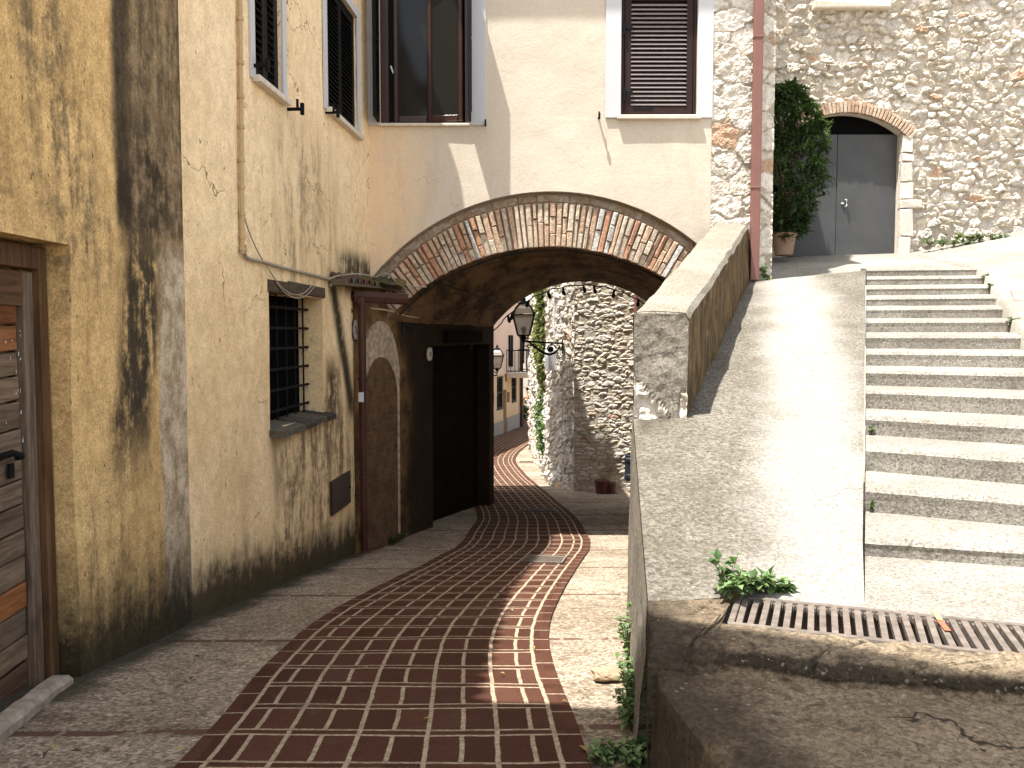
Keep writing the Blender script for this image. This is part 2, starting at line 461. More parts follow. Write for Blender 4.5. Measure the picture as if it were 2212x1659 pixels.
def mat_concrete(name, a, b, speck, sc_=1.0, dark=(.16, .14, .11), worn=None):
    n = NT(name)
    big = n.noise(.9 * sc_, 5, .6); mid = n.noise(7 * sc_, 6, .72); f = n.noise(60 * sc_, 4, .75)
    c = n.mix(n.ramp(big, .35, .65), a, b)
    c = n.mix(n.m('MULTIPLY', n.ramp(f, .48, .66), speck), c, dark)
    c = n.mix(n.ramp(mid, .55, .75, 0, speck * .7), c, dark)
    if worn:
        c = worn(n, c)
    v = n.vor(38 * sc_, None, 'F1', 'Color')
    c = n.mix(n.m('MULTIPLY', n.ramp(n.vor(38 * sc_), .28, .2), n.ramp(n.white(n.scale(v, 9.0)), .9, .95, 0, .35)), c, (.40, .36, .30))
    ag = n.white(n.scale(n.vor(85 * sc_, n.add(n.pos(), n.scale(n.noise(50, 2, .5, color=True), .015)), 'F1', 'Color'), 5.0))
    c = n.mix(1.0, c, n.mix(ag, (.70, .69, .67), (1.28, 1.28, 1.27)), 'MULTIPLY')
    return n.done(c, .9, n.bump(n.m('MULTIPLY_ADD', f, .6, mid), .7, .012), .15)

def worn_ramp(n, c):
    """pale worn track along the middle of the ramp, moss-grey grit at its sides"""
    x, y, z = n.xyz()
    t = n.m('SUBTRACT', n.m('SUBTRACT', x, n.m('MULTIPLY', y, .3)), n.m('MULTIPLY_ADD', n.noise(1.1, 4), .8, -.4))
    track = n.band(t, -.02, .62, .22)
    grit = n.ramp(n.noise(34, 5, .8), .42, .62)
    c = n.mix(n.m('MULTIPLY', n.m('SUBTRACT', 1.0, track), n.m('MULTIPLY', grit, .8)), c, (.052, .043, .030))
    pat = n.ramp(n.noise(2.4, 5, .7), .5, .62, 0, .45)
    c = n.mix(n.m('MULTIPLY', pat, n.m('SUBTRACT', 1.0, track)), c, (.085, .072, .052))
    c = n.mix(n.m('MULTIPLY', track, .8), c, (.255, .24, .21))
    cr = n.vor(.75, n.add(n.pos(), n.scale(n.noise(2.5, 4, .65, color=True), .7)), 'DISTANCE_TO_EDGE')
    return n.mix(n.m('MULTIPLY', n.ramp(cr, .006, .002), n.ramp(n.noise(.6, 2), .48, .6, 0, .8)), c, (.07, .056, .04))

def dirty(n, c):
    # moss and dirt on the kerb's upright face and left end; darker towards the lane
    x, y, z = n.xyz()
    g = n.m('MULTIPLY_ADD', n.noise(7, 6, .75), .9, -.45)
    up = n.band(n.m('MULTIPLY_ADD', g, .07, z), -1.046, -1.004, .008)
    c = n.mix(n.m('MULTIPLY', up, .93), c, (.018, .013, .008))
    pit = n.ramp(n.noise(24, 6, .8), .53, .60, 0, .75)
    c = n.mix(pit, c, (.05, .036, .022))
    c = n.mix(n.ramp(n.noise(60, 4, .8), .60, .66, 0, .6), c, (.30, .25, .19))
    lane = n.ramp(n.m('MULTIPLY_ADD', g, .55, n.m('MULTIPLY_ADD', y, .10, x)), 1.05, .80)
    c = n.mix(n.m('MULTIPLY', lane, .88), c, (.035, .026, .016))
    blot = n.ramp(n.noise(2.6, 6, .75), .54, .64, 0, .6)
    c = n.mix(blot, c, (.10, .072, .044))
    cr = n.vor(1.15, n.add(n.pos(), n.scale(n.noise(3.0, 4, .65, color=True), .5)), 'DISTANCE_TO_EDGE')
    return n.mix(n.m('MULTIPLY', n.ramp(cr, .014, .005), n.ramp(n.noise(1.1, 2), .46, .54, 0, .9)), c, (.022, .016, .010))

def mat_pavement():
    n = NT('washed_aggregate'); x, y, z = n.xyz()
    big = n.noise(.8, 5, .6); mid = n.noise(5, 6, .7); f = n.noise(45, 5, .75)
    flat = n.scale(n.pos(), (1, 1, .0))
    pv = n.add(flat, n.scale(n.noise(6, 2, .5, color=True), .05))
    cell = n.vor(17, pv, 'F1', 'Color'); dist = n.vor(17, pv)
    sel = n.white(n.scale(cell, 7.0))
    c = n.mix(n.ramp(big, .35, .65), (.225, .178, .13), (.34, .283, .215))
    c = n.mix(n.ramp(f, .46, .66, 0, .85), c, (.085, .06, .038))
    c = n.mix(n.ramp(mid, .48, .66, 0, .75), c, (.12, .088, .056))
    c = n.mix(n.ramp(n.noise(16, 5, .75, n.scale(n.pos(), (1, 1.6, 0))), .56, .66, 0, .8), c, (.46, .39, .30))
    peb = n.m('MULTIPLY', n.ramp(dist, n.m('MULTIPLY_ADD', n.noise(30, 3), .5, .1), n.m('MULTIPLY_ADD', n.noise(30, 3), .5, .04)), n.ramp(sel, .80, .84))
    pc = n.mix(n.white(n.scale(cell, 3.0)), (.20, .16, .12), (.40, .33, .25))
    c = n.mix(n.m('MULTIPLY', peb, .8), c, pc)
    ag = n.white(n.scale(n.vor(60, n.add(flat, n.scale(n.noise(40, 2, .5, color=True), .02)), 'F1', 'Color'), 5.0))
    c = n.mix(1.0, c, n.mix(ag, (.55, .53, .50), (1.42, 1.42, 1.40)), 'MULTIPLY')
    # thin brick bands set across the pavement, cut into lengths
    fr = n.m('MULTIPLY', n.m('FRACT', n.m('DIVIDE', n.m('SUBTRACT', y, n.m('MULTIPLY_ADD', x, .03, 3.44)), 1.8)), 1.8)
    bandm = n.m('MULTIPLY', n.band(fr, .035, .105, .006), n.ramp(n.noise(4, 4), .36, .40))
    cut = n.m('FRACT', n.m('DIVIDE', x, .31))
    bandm = n.m('MULTIPLY', bandm, n.band(cut, .05, .97, .012))
    c = n.mix(n.m('MULTIPLY', bandm, .93), c, (.095, .05, .034))
    # dirt gathered against the house walls
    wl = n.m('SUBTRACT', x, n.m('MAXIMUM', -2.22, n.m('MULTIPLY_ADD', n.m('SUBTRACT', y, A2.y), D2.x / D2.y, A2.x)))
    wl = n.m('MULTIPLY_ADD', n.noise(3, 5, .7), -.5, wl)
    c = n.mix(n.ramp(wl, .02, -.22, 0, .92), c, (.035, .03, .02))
    hgt = n.m('MULTIPLY_ADD', peb, .6, n.m('MULTIPLY_ADD', f, .7, mid))
    return n.done(c, .9, n.bump(hgt, .8, .014), .15)

def mat_bricks():
    n = NT('brick_paving')
    uvn = n.uv()
    wob = n.noise(3.5, 3, .6)
    wob2 = n.noise(90, 3, .6)
    U, V, _ = n.xyz(uvn)
    U = n.m('ADD', U, n.m('MULTIPLY_ADD', wob, .022, n.m('MULTIPLY_ADD', wob2, .008, -.015)))
    V = n.m('ADD', V, n.m('MULTIPLY_ADD', n.noise(2.7, 3, .6), .03, n.m('MULTIPLY_ADD', wob2, .008, -.019)))
    PV, PU = .372, .297
    v = n.m('MULTIPLY', n.m('FRACT', n.m('DIVIDE', V, PV)), PV)
    u = n.m('MULTIPLY', n.m('FRACT', n.m('DIVIDE', n.m('ADD', U, .148), PU)), PU)
    J = .0098; s = .0022
    tr = n.m('MAXIMUM', n.band(v, .009 - J, .009 + J, s), n.band(v, .075 - J, .075 + J, s))
    tile = n.ramp(v, .075, .079)
    cont = n.m('MAXIMUM', n.ramp(u, .0130, .0088), n.ramp(u, PU - .0130, PU - .0088))
    half = n.m('MULTIPLY', n.band(u, PU / 2 - .0108, PU / 2 + .0108, s), tile)
    inner = n.m('MAXIMUM', n.m('MAXIMUM', tr, cont), half)
    au = n.m('ABSOLUTE', U); HW = .80
    bl = n.band(au, HW - .108 - .011, HW - .108 + .011, s)
    inb = n.ramp(au, HW - .108, HW - .106)
    vb = n.m('MULTIPLY', n.m('FRACT', n.m('DIVIDE', V, .31)), .31)
    bj = n.m('MULTIPLY', inb, n.ramp(vb, .016, .012))
    mort = n.m('MAXIMUM', n.m('MULTIPLY', inner, n.m('SUBTRACT', 1.0, inb)), n.m('MAXIMUM', bl, bj))
    idv = n.vec(n.m('FLOOR', n.m('DIVIDE', n.m('ADD', U, .148), PU / 2)), n.m('FLOOR', n.m('DIVIDE', V, PV)), n.m('MULTIPLY', tile, 3.0))
    r = n.white(idv); r2 = n.white(n.scale(idv, 1.7))
    b = n.mix(r, (.048, .0195, .012), (.074, .032, .0205))
    b = n.mix(n.ramp(r2, .75, 1.0, 0, .35), b, (.085, .04, .026))
    b = n.mix(n.ramp(n.noise(14, 6, .7), .45, .75, 0, .55), b, (.040, .018, .012))
    b = n.mix(1.0, b, n.mix(n.ramp(n.noise(120, 4, .8), .3, .7), (.72, .72, .72), (1.3, 1.28, 1.25)), 'MULTIPLY')
    b = n.mix(n.ramp(n.noise(1.3, 4), .5, .7, 0, .35), b, (.08, .043, .03))
    mc = n.mix(n.ramp(n.noise(40, 5, .8), .3, .7), (.18, .128, .082), (.42, .33, .23))
    c = n.mix(mort, b, mc)
    c = n.mix(n.ramp(n.noise(2.2, 6, .7), .60, .74, 0, .5), c, (.10, .07, .05))
    h = n.m('MULTIPLY_ADD', mort, -.8, n.m('MULTIPLY_ADD', n.noise(55, 4, .7), .5, n.m('MULTIPLY', r, .5)))
    return n.done(c, .9, n.bump(h, .8, .010), .08)

def mat_wood(name, base, dark, axis_scale, var=.35, rough=.75):
    n = NT(name)
    g = n.noise(1.0, 6, .7, n.scale(n.pos(), axis_scale), .6)
    c = n.mix(n.ramp(g, .35, .66), base, dark)
    c = n.mix(1.0, c, n.attr(), 'MULTIPLY')
    c = n.mix(n.ramp(n.noise(3, 5, .7), .55, .75, 0, .5), c, tuple(x * .4 for x in dark))
    return n.done(c, rough, n.bump(g, .5, .006), .2)

def mat_foliage(name, a, b, sat=.35):
    n = NT(name)
    c = n.mix(n.attr(), a, b)
    n.done(c, .5, None, .35)
    tr = n.n('ShaderNodeBsdfTranslucent'); n.put(tr.inputs[0], n.mix(.5, c, (.12, .2, .03)))
    ms = n.n('ShaderNodeMixShader'); ms.inputs[0].default_value = sat
    n.t.links.new(n.b.outputs[0], ms.inputs[1]); n.t.links.new(tr.outputs[0], ms.inputs[2])
    n.t.links.new(ms.outputs[0], n.out.inputs[0])
    return n.mat

M = {}
M['ochre'] = mat_ochre(); M['buff'] = mat_buff(); M['cream'] = mat_buff(True)
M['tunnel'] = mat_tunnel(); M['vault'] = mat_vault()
M['ramp'] = mat_concrete('ramp_concrete', (.145, .127, .10), (.19, .17, .138), .5, 1, (.06, .05, .037), worn_ramp)
M['step'] = mat_concrete('step_concrete', (.215, .195, .163), (.28, .258, .22), .75, 1.2, (.08, .068, .05))
M['kerb'] = mat_concrete('kerb_concrete', (.15, .112, .073), (.205, .158, .105), .8, 1, (.045, .032, .019), dirty)
M['parapet'] = mat_concrete('parapet_concrete', (.19, .167, .13), (.245, .22, .178), .7, 1, (.095, .074, .048))
M['pave'] = mat_pavement(); M['bricks'] = mat_bricks()
M['stone'] = attr_mat('limestone_rubble', .9, .22, 26, .6, .010)
M['voussoir'] = attr_mat('old_brick', .9, .38, 22, .9, .012)
M['white'] = plain('white_surround', (.50, .50, .505), .8, .05, 3, .1)
M['sill'] = plain('stone_sill', (.62, .55, .45), .8, .22, 14, .4)
M['shutter'] = plain('dark_brown_paint', (.026, .013, .011), .55, .25, 9, .05, 0, .15)
M['shutter_dark'] = plain('black_green_paint', (.007, .0072, .0075), .6, .25, 9, .05, 0, .12)
M['slat'] = plain('faded_slat', (.27, .235, .225), .6, .2, 14, .1)
M['frame'] = plain('varnished_wood', (.032, .010, .007), .3, .4, 7, .05, 0, .5)
M['iron'] = plain('wrought_iron', (.008, .008, .0085), .75, .3, 20, .1, 0, .12)
M['rust'] = plain('rusted_iron', (.150, .122, .098), .85, .55, 16, .8, 0, .15)
M['copper'] = plain('brown_downpipe', (.065, .024, .016), .45, .3, 6, .05, .2)
M['pinkpipe'] = plain('red_brown_downpipe', (.19, .085, .068), .55, .12, 4, .05)
M['door_grey'] = plain('grey_door_paint', (.060, .060, .060), .6, .3, 2.6, .05)
M['black'] = plain('dark_opening', (.004, .004, .004), .95, .1, 5, 0, 0, .02)
M['passdoor'] = plain('near_black_door', (.011, .0085, .0065), .95, .4, 3, 0, 0, .02)  # near black throughout
M['hatch'] = plain('hatch_paint', (.035, .018, .015), .5, .3, 9, .1)
M['tile'] = attr_mat('terracotta_tile', .9, .3, 18, .5, .01)
M['wood'] = mat_wood('weathered_board', (.22, .165, .12), (.10, .07, .047), (14, 2.2, 26))
M['woodframe'] = mat_wood('door_frame_wood', (.15, .095, .055), (.07, .044, .025), (20, 20, 1.6))
M['woodv'] = mat_wood('weathered_stile', (.20, .15, .11), (.085, .058, .038), (24, 24, 1.8))
M['lintel'] = mat_wood('lintel_wood', (.12, .08, .05), (.06, .042, .026), (16, 2, 24))
M['threshold'] = plain('threshold_stone', (.32, .265, .205), .9, .6, 14, 1.0)
M['terracotta'] = plain('terracotta', (.33, .215, .15), .8, .2, 8, .2)
M['leaf'] = mat_foliage('laurel_leaves', (.012, .026, .009), (.065, .115, .03))
M['weed'] = mat_foliage('weed_leaves', (.05, .10, .03), (.19, .27, .10))
M['ivy'] = mat_foliage('ivy_leaves', (.09, .11, .03), (.27, .26, .10))
M['stem'] = plain('bark', (.09, .06, .035), .9, .3, 20, .4)
M['cable'] = plain('grey_cable', (.30, .255, .19), .7, .2, 20)
M['bcable'] = plain('black_cable', (.012, .011, .010), .7, .2, 20)
M['conduit'] = plain('painted_conduit', (.48, .345, .185), .8, .2, 12, .2)
M['utility'] = plain('light_grey_plastic', (.62, .63, .64), .5, .05, 5)
M['bin'] = plain('dark_cast_iron', (.035, .040, .050), .45, .2, 10, .1, .4)
M['dryleaf'] = plain('dry_leaf', (.22, .15, .05), .8, .4, 30)
M['darkleaf'] = plain('dark_dry_leaf', (.05, .03, .02), .8, .4, 30)
M['yleaf'] = plain('yellow_leaf', (.26, .20, .075), .8, .3, 30)
M['far1'] = plain('far_plaster_tan', (.50, .36, .22), .9, .15, 1.2, .2)
M['farpink'] = plain('far_plaster_pink', (.56, .42, .33), .9, .1, 1.0, .2)
M['fargrey'] = plain('far_plinth_grey', (.24, .22, .19), .9, .2, 3, .2)
M['far2'] = plain('far_plaster_cream', (.62, .52, .42), .9, .1, 1.2, .2)
M['green'] = plain('green_shutter', (.01, .23, .155), .5, .1, 5)
M['cyan'] = plain('pale_green_blind', (.25, .55, .45), .6, .1, 5)
M['orange'] = plain('orange_frame', (.38, .16, .06), .5, .1, 5)
M['pale'] = plain('pale_door', (.50, .52, .53), .5, .1, 3)
M['redmark'] = plain('red_paint', (.65, .10, .05), .6, .2, 20)
M['ymark'] = plain('yellow_paint', (.60, .50, .14), .6, .2, 20)
M['soil'] = plain('rubble_debris', (.22, .18, .14), .95, .6, 18, .8)
M['rock'] = plain('pale_rock', (.58, .53, .45), .9, .2, 14, 1.0)
M['tanrock'] = plain('tan_rock', (.30, .21, .135), .9, .2, 10, .6)
M['earth'] = plain('dry_earth', (.28, .24, .17), .95, .3, 2, .4)

def glass(name, col, rough=.12):
    n = NT(name)
    n.done(col, rough, None, .22)
    return n.mat
M['pane'] = glass('window_glass', (.012, .013, .012), .08)
n_ = NT('lantern_glass'); n_.done((.55, .48, .40), .35, None, .5); n_.b.inputs['Transmission Weight'].default_value = .55; M['lampglass'] = n_.mat
# ------------------------------------------------------------------ wall panels
def rough_off(p, amp):
    return amp * (mnoise.noise(Vector(p) * .9) + .45 * mnoise.noise(Vector(p) * 3.1 + Vector((5, 1, 2))))

def cuts(a, b, extra, step):
    s = sorted(set([a, b] + [e for e in extra if a < e < b]))
    out = []
    for i in range(len(s) - 1):
        n = max(1, int(math.ceil((s[i + 1] - s[i]) / step)))
        out += [s[i] + (s[i + 1] - s[i]) * k / n for k in range(n)]
    return out + [s[-1]]

def panel(mb, P, du, nrm, u0, u1, z0, z1, holes=(), amp=.012, step=.22, zbot=None, mat=0, rmat=None, extra_u=()):
    """holes: (u0,u1,z0,z1,depth). Vertical wall with reveals."""
    P = Vector((P[0], P[1], 0)); du = Vector(du); nrm = Vector(nrm)
    us = cuts(u0, u1, [h[0] for h in holes] + [h[1] for h in holes] + list(extra_u), step)
    zs = cuts(z0, z1, [h[2] for h in holes] + [h[3] for h in holes], step)
    cache = {}
    def pt(u, z):
        k = (round(u, 4), round(z, 4))
        if k not in cache:
            p = P + du * u + Vector((0, 0, z))
            cache[k] = mb.vert(p + nrm * rough_off(p, amp))
        return cache[k]
    for i in range(len(us) - 1):
        a, b = us[i], us[i + 1]
        col_z = zs
        za = zb = z0
        if zbot:
            za, zb = zbot(a), zbot(b)
        prev = (za, zb); started = False
        for j in range(len(zs) - 1):
            lo, hi = zs[j], zs[j + 1]
            if hi <= max(za, zb) + .012: continue
            first = not started; started = True
            mu, mz = (a + b) / 2, (max(lo, prev[0]) + hi) / 2
            la, lb = (za, zb) if first and zbot else (max(lo, za), max(lo, zb))
            if any(h[0] < mu < h[1] and h[2] < mz < h[3] for h in holes):
                continue
            mb.face((pt(a, la), pt(b, lb), pt(b, hi), pt(a, hi)), None, mat)
    for h in holes:
        a, b, lo, hi, d = h
        lo = max(lo, z0)
        hz = [z for z in zs if lo - 1e-4 <= z <= hi + 1e-4]; hu = [u for u in us if a - 1e-4 <= u <= b + 1e-4]
        def inn(u, z): return P + du * u + Vector((0, 0, z)) - nrm * d
        r = mat if rmat is None else rmat
        for k in range(len(hz) - 1):
            for u in (a, b):
                mb.face((pt(u, hz[k]), pt(u, hz[k + 1]), mb.vert(inn(u, hz[k + 1])), mb.vert(inn(u, hz[k]))), None, r)
        for k in range(len(hu) - 1):
            for z in ((lo, hi) if lo > z0 + 1e-3 else (hi,)):
                mb.face((pt(hu[k], z), pt(hu[k + 1], z), mb.vert(inn(hu[k + 1], z)), mb.vert(inn(hu[k], z))), None, r)

X, Y, Z = Vector((1, 0, 0)), Vector((0, 1, 0)), Vector((0, 0, 1))

# ================================================================== GROUND AND STREET
g = MB(); g.grid([[(-400 + 100 * i, -400 + 100 * j, -6.0) for i in range(9)] for j in range(9)])
tag(obj('ground', g, M['earth']), kind='structure')

ys = [-6, -2, 0, 1.5] + [2 + .3 * i for i in range(30)] + [11.2 + .5 * i for i in range(10)] + [16.2 + 1.0 * i for i in range(26)]
xs = [-8, -5, -2.3, -2.0, -1.7, -1.4, -1.1, -.7, -.3, .1, .5, 1, 2, 3, 5, 9]
pv = MB()
pv.grid([[(x, y, street_h(y) + .012 * mnoise.noise(Vector((x * 1.5, y * 1.5, 0)))) for x in xs] for y in ys])
tag(obj('pavement', pv, M['pave'], smooth=True), kind='structure')

ctr = [(-.47, 0), (-.48, 1.5), (-.49, 3), (-.62, 4.5), (-.62, 5.3), (-.47, 6.7), (-.12, 8.7), (.20, 11.4), (.25, 13.5), (.05, 16.2), (-.5, 21), (-.68, 25), (-.1, 29), (1.2, 35), (2.5, 40), (4, 46)]
def catmull(P, n=12):
    out = []
    for i in range(1, len(P) - 2):
        p0, p1, p2, p3 = (np.array(P[i + k], float) for k in (-1, 0, 1, 2))
        for k in range(n):
            t = k / n
            out.append(.5 * ((2 * p1) + (-p0 + p2) * t + (2 * p0 - 5 * p1 + 4 * p2 - p3) * t * t + (-p0 + 3 * p1 - 3 * p2 + p3) * t ** 3))
    return out
cl = catmull(ctr, 14); rows = []; uvs = []; dist = 0
Lp = [at_street(u, v) for u, v in ((400, 1659), (505, 1520), (612, 1395), (735, 1309), (905, 1227), (1020, 1153))]
Rp = [at_street(u, v) for u, v in ((1278, 1659), (1258, 1590), (1227, 1519), (1184, 1420), (1177, 1375), (1197, 1313), (1240, 1238), (1281, 1173))]
def edge_x(P, y): return float(np.interp(y, [p.y for p in P], [p.x for p in P]))
def smooth_x(P, y): return sum(edge_x(P, y + d) for d in (-.8, -.5, -.25, 0, .25, .5, .8)) / 7
YE_ = 11.6
offs = [-.80, -.6, -.4, -.2, 0, .2, .4, .6, .80]
for i, p in enumerate(cl):
    q = cl[min(i + 1, len(cl) - 1)] - cl[max(i - 1, 0)]; q = q / np.linalg.norm(q)
    if i: dist += float(np.linalg.norm(p - cl[i - 1]))
    nrm = np.array((q[1], -q[0])) * .6 + np.array((1, 0)) * .4
    r = []
    for o in offs:
        x, y = p + nrm * o
        if p[1] < YE_ + 2.5:
            yl = max(2.9, min(YE_, p[1])); a_, b_ = smooth_x(Lp, yl), smooth_x(Rp, yl); xe = a_ + (b_ - a_) * (o + .8) / 1.6
            if p[1] > YE_: k_ = (p[1] - YE_) / 2.5; k_ = k_ * k_ * (3 - 2 * k_); x = xe * (1 - k_) + x * k_; y = p[1] * (1 - k_) + y * k_
            else: x, y = xe, p[1]
        r.append((x, y, street_h(y) + .018 + .010 * mnoise.noise(Vector((x * 1.5, y * 1.5, 0)))))
    rows.append(r); uvs.append([(o, dist) for o in offs])
bs = MB(); bs.grid(rows, uv=uvs)
tag(obj('brick_street', bs, M['bricks'], smooth=True), kind='structure')

# ================================================================== OCHRE HOUSE (near left)
och = thing('ochre_house', 'ochre plastered house with dark vertical run-off stains and an old plank door', 'house', (W1X, 4.2, street_h(4.2)))
DY0, DY1 = 2.35, at_plane(158, 900, (W1X, 0, 0), X).y
DZ1 = at_plane(155, 531, (W1X, 0, 0), X).z
w = MB()
panel(w, (W1X, 0), Y, X, 1.2, A2.y, -2.3, 5.6, [(DY0, DY1, -2.4, DZ1, .19)], amp=.016, step=.16)
w.poly([(W1X, A2.y, -2.4), (W1X, A2.y, 5.6), (W1X - .5, A2.y, 5.6), (W1X - .5, A2.y, -2.4)])
w.poly([(W1X, 1.2, -2.3), (W1X, 1.2, 5.6), (-6, 1.2, 5.6), (-6, 1.2, -2.3)])
w.poly([(-6, 1.2, -2.3), (-6, 1.2, 5.6), (-6, A2.y, 5.6), (-6, A2.y, -2.3)])
w.poly([(W1X - .24, DY0 - .2, -2.4), (W1X - .24, DY1 + .1, -2.4), (W1X - .24, DY1 + .1, DZ1 + .1), (W1X - .24, DY0 - .2, DZ1 + .1)])  # backing sheet added behind the door to stop light leaking between boards
obj('wall', w, M['ochre'], och)
# door: frame posts, leaf with boards that run slightly uphill
dr = MB()
xf = W1X - .10
def dbox(mb, y0, y1, z0, z1, x0, x1, col, sh=.0, j=0.002):
    c = Vector(((x0 + x1) / 2, (y0 + y1) / 2, (z0 + z1) / 2)); hy = (y1 - y0) / 2; hx = abs(x1 - x0) / 2; hz = (z1 - z0) / 2
    mb.bevbox(c, (Y + Z * sh, X, Z), (hy, hx, hz), min(.006, hx * .4), col, 0, j)
fr = MB()
dbox(fr, DY1 - .085, DY1 - .012, -2.0, DZ1 - .02, xf - .07, xf, (1.0, .8, .6))
dbox(fr, DY0 + .01, DY0 + .09, -2.0, DZ1 - .02, xf - .07, xf, (1, .8, .6))
dbox(fr, DY0 + .09, DY1 - .085, DZ1 - .13, DZ1 - .02, xf - .07, xf, (.75, .6, .5))
LY1 = DY1 - .09; LY0 = DY0 + .1; LZ1 = DZ1 - .14; xl = xf - .045
sty = MB()
ds = random.Random(3)
dr_m0 = len(dr.f)
dbox(dr, LY1 - .085, LY1 - .004, -1.85, LZ1, xl - .05, xl + .012, (1, .95, .9))
dbox(dr, LY0, LY0 + .11, -1.85, LZ1, xl - .05, xl + .012, (1, .95, .9))
for i_ in range(dr_m0, len(dr.f)): dr.m[i_] = 2
dbox(dr, LY0 + .11, LY1 - .085, LZ1 - .17, LZ1, xl - .05, xl + .008, (.62, .42, .30), .0)
z = LZ1 - .18; k = 0
cols = {0: (.85, .42, .22), 1: (1.35, .72, .40), 11: (1.35, .70, .34)}
while z > -1.62:
    hgt = ds.uniform(.118, .136)
    base = cols.get(k, tuple(kk * t for kk in [ds.uniform(.62, 1.0)] for t in (1, .93, .84)))
    yb = LY0 + .11
    dbox(dr, yb, LY1 - .098, z - hgt + .010, z, xl - .05, xl - .014 + ds.uniform(-.004, .004), base, .05, .003)
    z -= hgt; k += 1
dbox(dr, LY0 + .1, LY1 - .09, -1.9, z - .01, xl - .05, xl - .02, (.55, .42, .33), .05)
for _ in range(46):                           # white paint flecks on the boards
    uu = random.gauss(58, 18) if random.random() < .7 else random.uniform(5, 90); vv = random.uniform(640, 985)
    q = at_plane(uu, vv, (xl - .008, 0, 0), X)
    a, b = random.uniform(.002, .006), random.uniform(.003, .014); t = random.uniform(-.4, .4)
    dr.poly([q + Vector((0, -a, -b)), q + Vector((0, a, -b * .8 + t * b)), q + Vector((0, a * .7, b)), q + Vector((0, -a * .6, b * .7))], None, 1)
door = obj('door', dr, [M['wood'], M['white'], M['woodv']], och)
obj('door_frame', fr, M['woodframe'], door)
ph = at_plane(20, 990, (xl, 0, 0), X); hb = MB()
hb.tube([ph + Vector((.0, -.10, .02)), ph + Vector((.05, -.06, .035)), ph + Vector((.055, .0, .01)), ph + Vector((.0, .06, -.01))], [.012, .016, .018, .010], 8)
hb.box(ph + Vector((.006, .0, -.06)), (X, Y, Z), (.006, .02, .035))
obj('door_handle', hb, M['iron'], door)
for vv in (652, 1004):
    q = at_plane(127, vv, (xf, 0, 0), X); hg = MB()
    hg.box(q + Vector((.006, 0, 0)), (X, Y, Z), (.010, .022, .075)); hg.tube([q + Vector((.012, .02, -.08)), q + Vector((.012, .02, .08))], .012, 8)
    obj('hinge', hg, M['iron'], door)
th = MB()
t1, t2 = at_street(163, 1478), at_street(-60, 1665)
tv = Vector((t1.x - t2.x, t1.y - t2.y, 0)); tv.normalize(); tn = Vector((tv.y, -tv.x, 0))
zc = street_h(3.6) + .05
P1 = Vector((t1.x, t1.y, 0)) - tn * .015; n_th = 14
rws = []
for i in range(n_th + 1):
    s = -1.45 * i / n_th; p = P1 + tv * s; zz = street_h(p.y) + .055 + .006 * random.uniform(-1, 1)
    e = random.uniform(-.008, .008)
    rws.append([p + tn * (.0 + e) + Vector((0, 0, zz - .16)), p + tn * (.0 + e) + Vector((0, 0, zz - .022)), p + tn * (-.02 + e) + Vector((0, 0, zz)), p - tn * .09 + Vector((0, 0, zz + .004)), p - tn * .16 + Vector((0, 0, zz - .1))])
th.grid(rws); th.poly(rws[0])
obj('threshold', th, M['threshold'], och)

# roof with a scalloped edge of tiles; unseen near end added to shade the foreground
def scallop(p, q, pitch=.21, amp=.055):
    p, q = Vector(p), Vector(q); L = (q - p).length; n = max(1, round(L / pitch)); d = (q - p) / n; nr = Vector((d.y, -d.x, 0)).normalized()
    out = []
    for i in range(n):
        for k in range(6):
            t = k / 6
            out.append(p + d * (i + t) + nr * amp * math.sin(math.pi * t))
    return out
def slab(mb, pts, z, th=.12, rise=None):
    top = [mb.vert((p[0], p[1], z + th)) for p in pts]; bot = [mb.vert((p[0], p[1], z)) for p in pts]
    mb.face(top); mb.face(bot[::-1])
    for i in range(len(pts)):
        j = (i + 1) % len(pts); mb.face((bot[i], bot[j], top[j], top[i]))
ZE = 5.72
rf = MB()
out = [Vector((-6.2, A2.y - .1, 0))]
near = [Vector((-2.1, 2.36, 0)), Vector((-1.42, 2.33, 0)), Vector((-1.36, 1.68, 0)), Vector((-1.1, 1.52, 0)), Vector((-.8, 1.38, 0)), Vector((-.5, 1.16, 0)), Vector((0, 1.05, 0)), Vector((.9, .85, 0)), Vector((.9, .25, 0)), Vector((-6.2, .25, 0))]  # added outline, worked back from the shadow edge it should cast
edge = scallop((-2.21, 2.45, 0), (-2.21, A2.y, 0))
out += edge[::-1] + near
slab(rf, out, ZE)
obj('roof', rf, plain('roof_clay', (.40, .24, .16), .9, .2, 5, .4), och)

# ================================================================== ARCHWAY HOUSE
arc = thing('archway_house', 'cream plastered house bridging the lane with a brick arch and brown shutters', 'house', (A2.x, A2.y, A2.z))
# --- buff side wall with barred window and hatch
UC = u2(CORNER)
bw_a, bw_b = u2(on2(583, 800)), u2(on2(698, 800))
bw_z0, bw_z1 = on2(640, 912).z, on2(600, 632).z
s1 = on2(547, 152); s1b = on2(608, 226); s2 = on2(705, 246); s2b = on2(771, 282)
w1u0, w1u1, w1z = u2(s1), u2(s1b), (s1.z + s1b.z) / 2
w2u0, w2u1, w2z = u2(s2), u2(s2b), (s2.z + s2b.z) / 2
w2top = on2(771, 38).z
w = MB()
panel(w, (A2.x, A2.y), D2, N2, 0, UC + .02, -3.0, 5.7,
      [(bw_a, bw_b, bw_z0, bw_z1, .26), (w1u0, w1u1, w1z, w1z + 1.7, .05), (w2u0, w2u1, w2z, w2top, .05)], amp=.014, step=.17)
wall2 = obj('side_wall', w, M['buff'], arc)

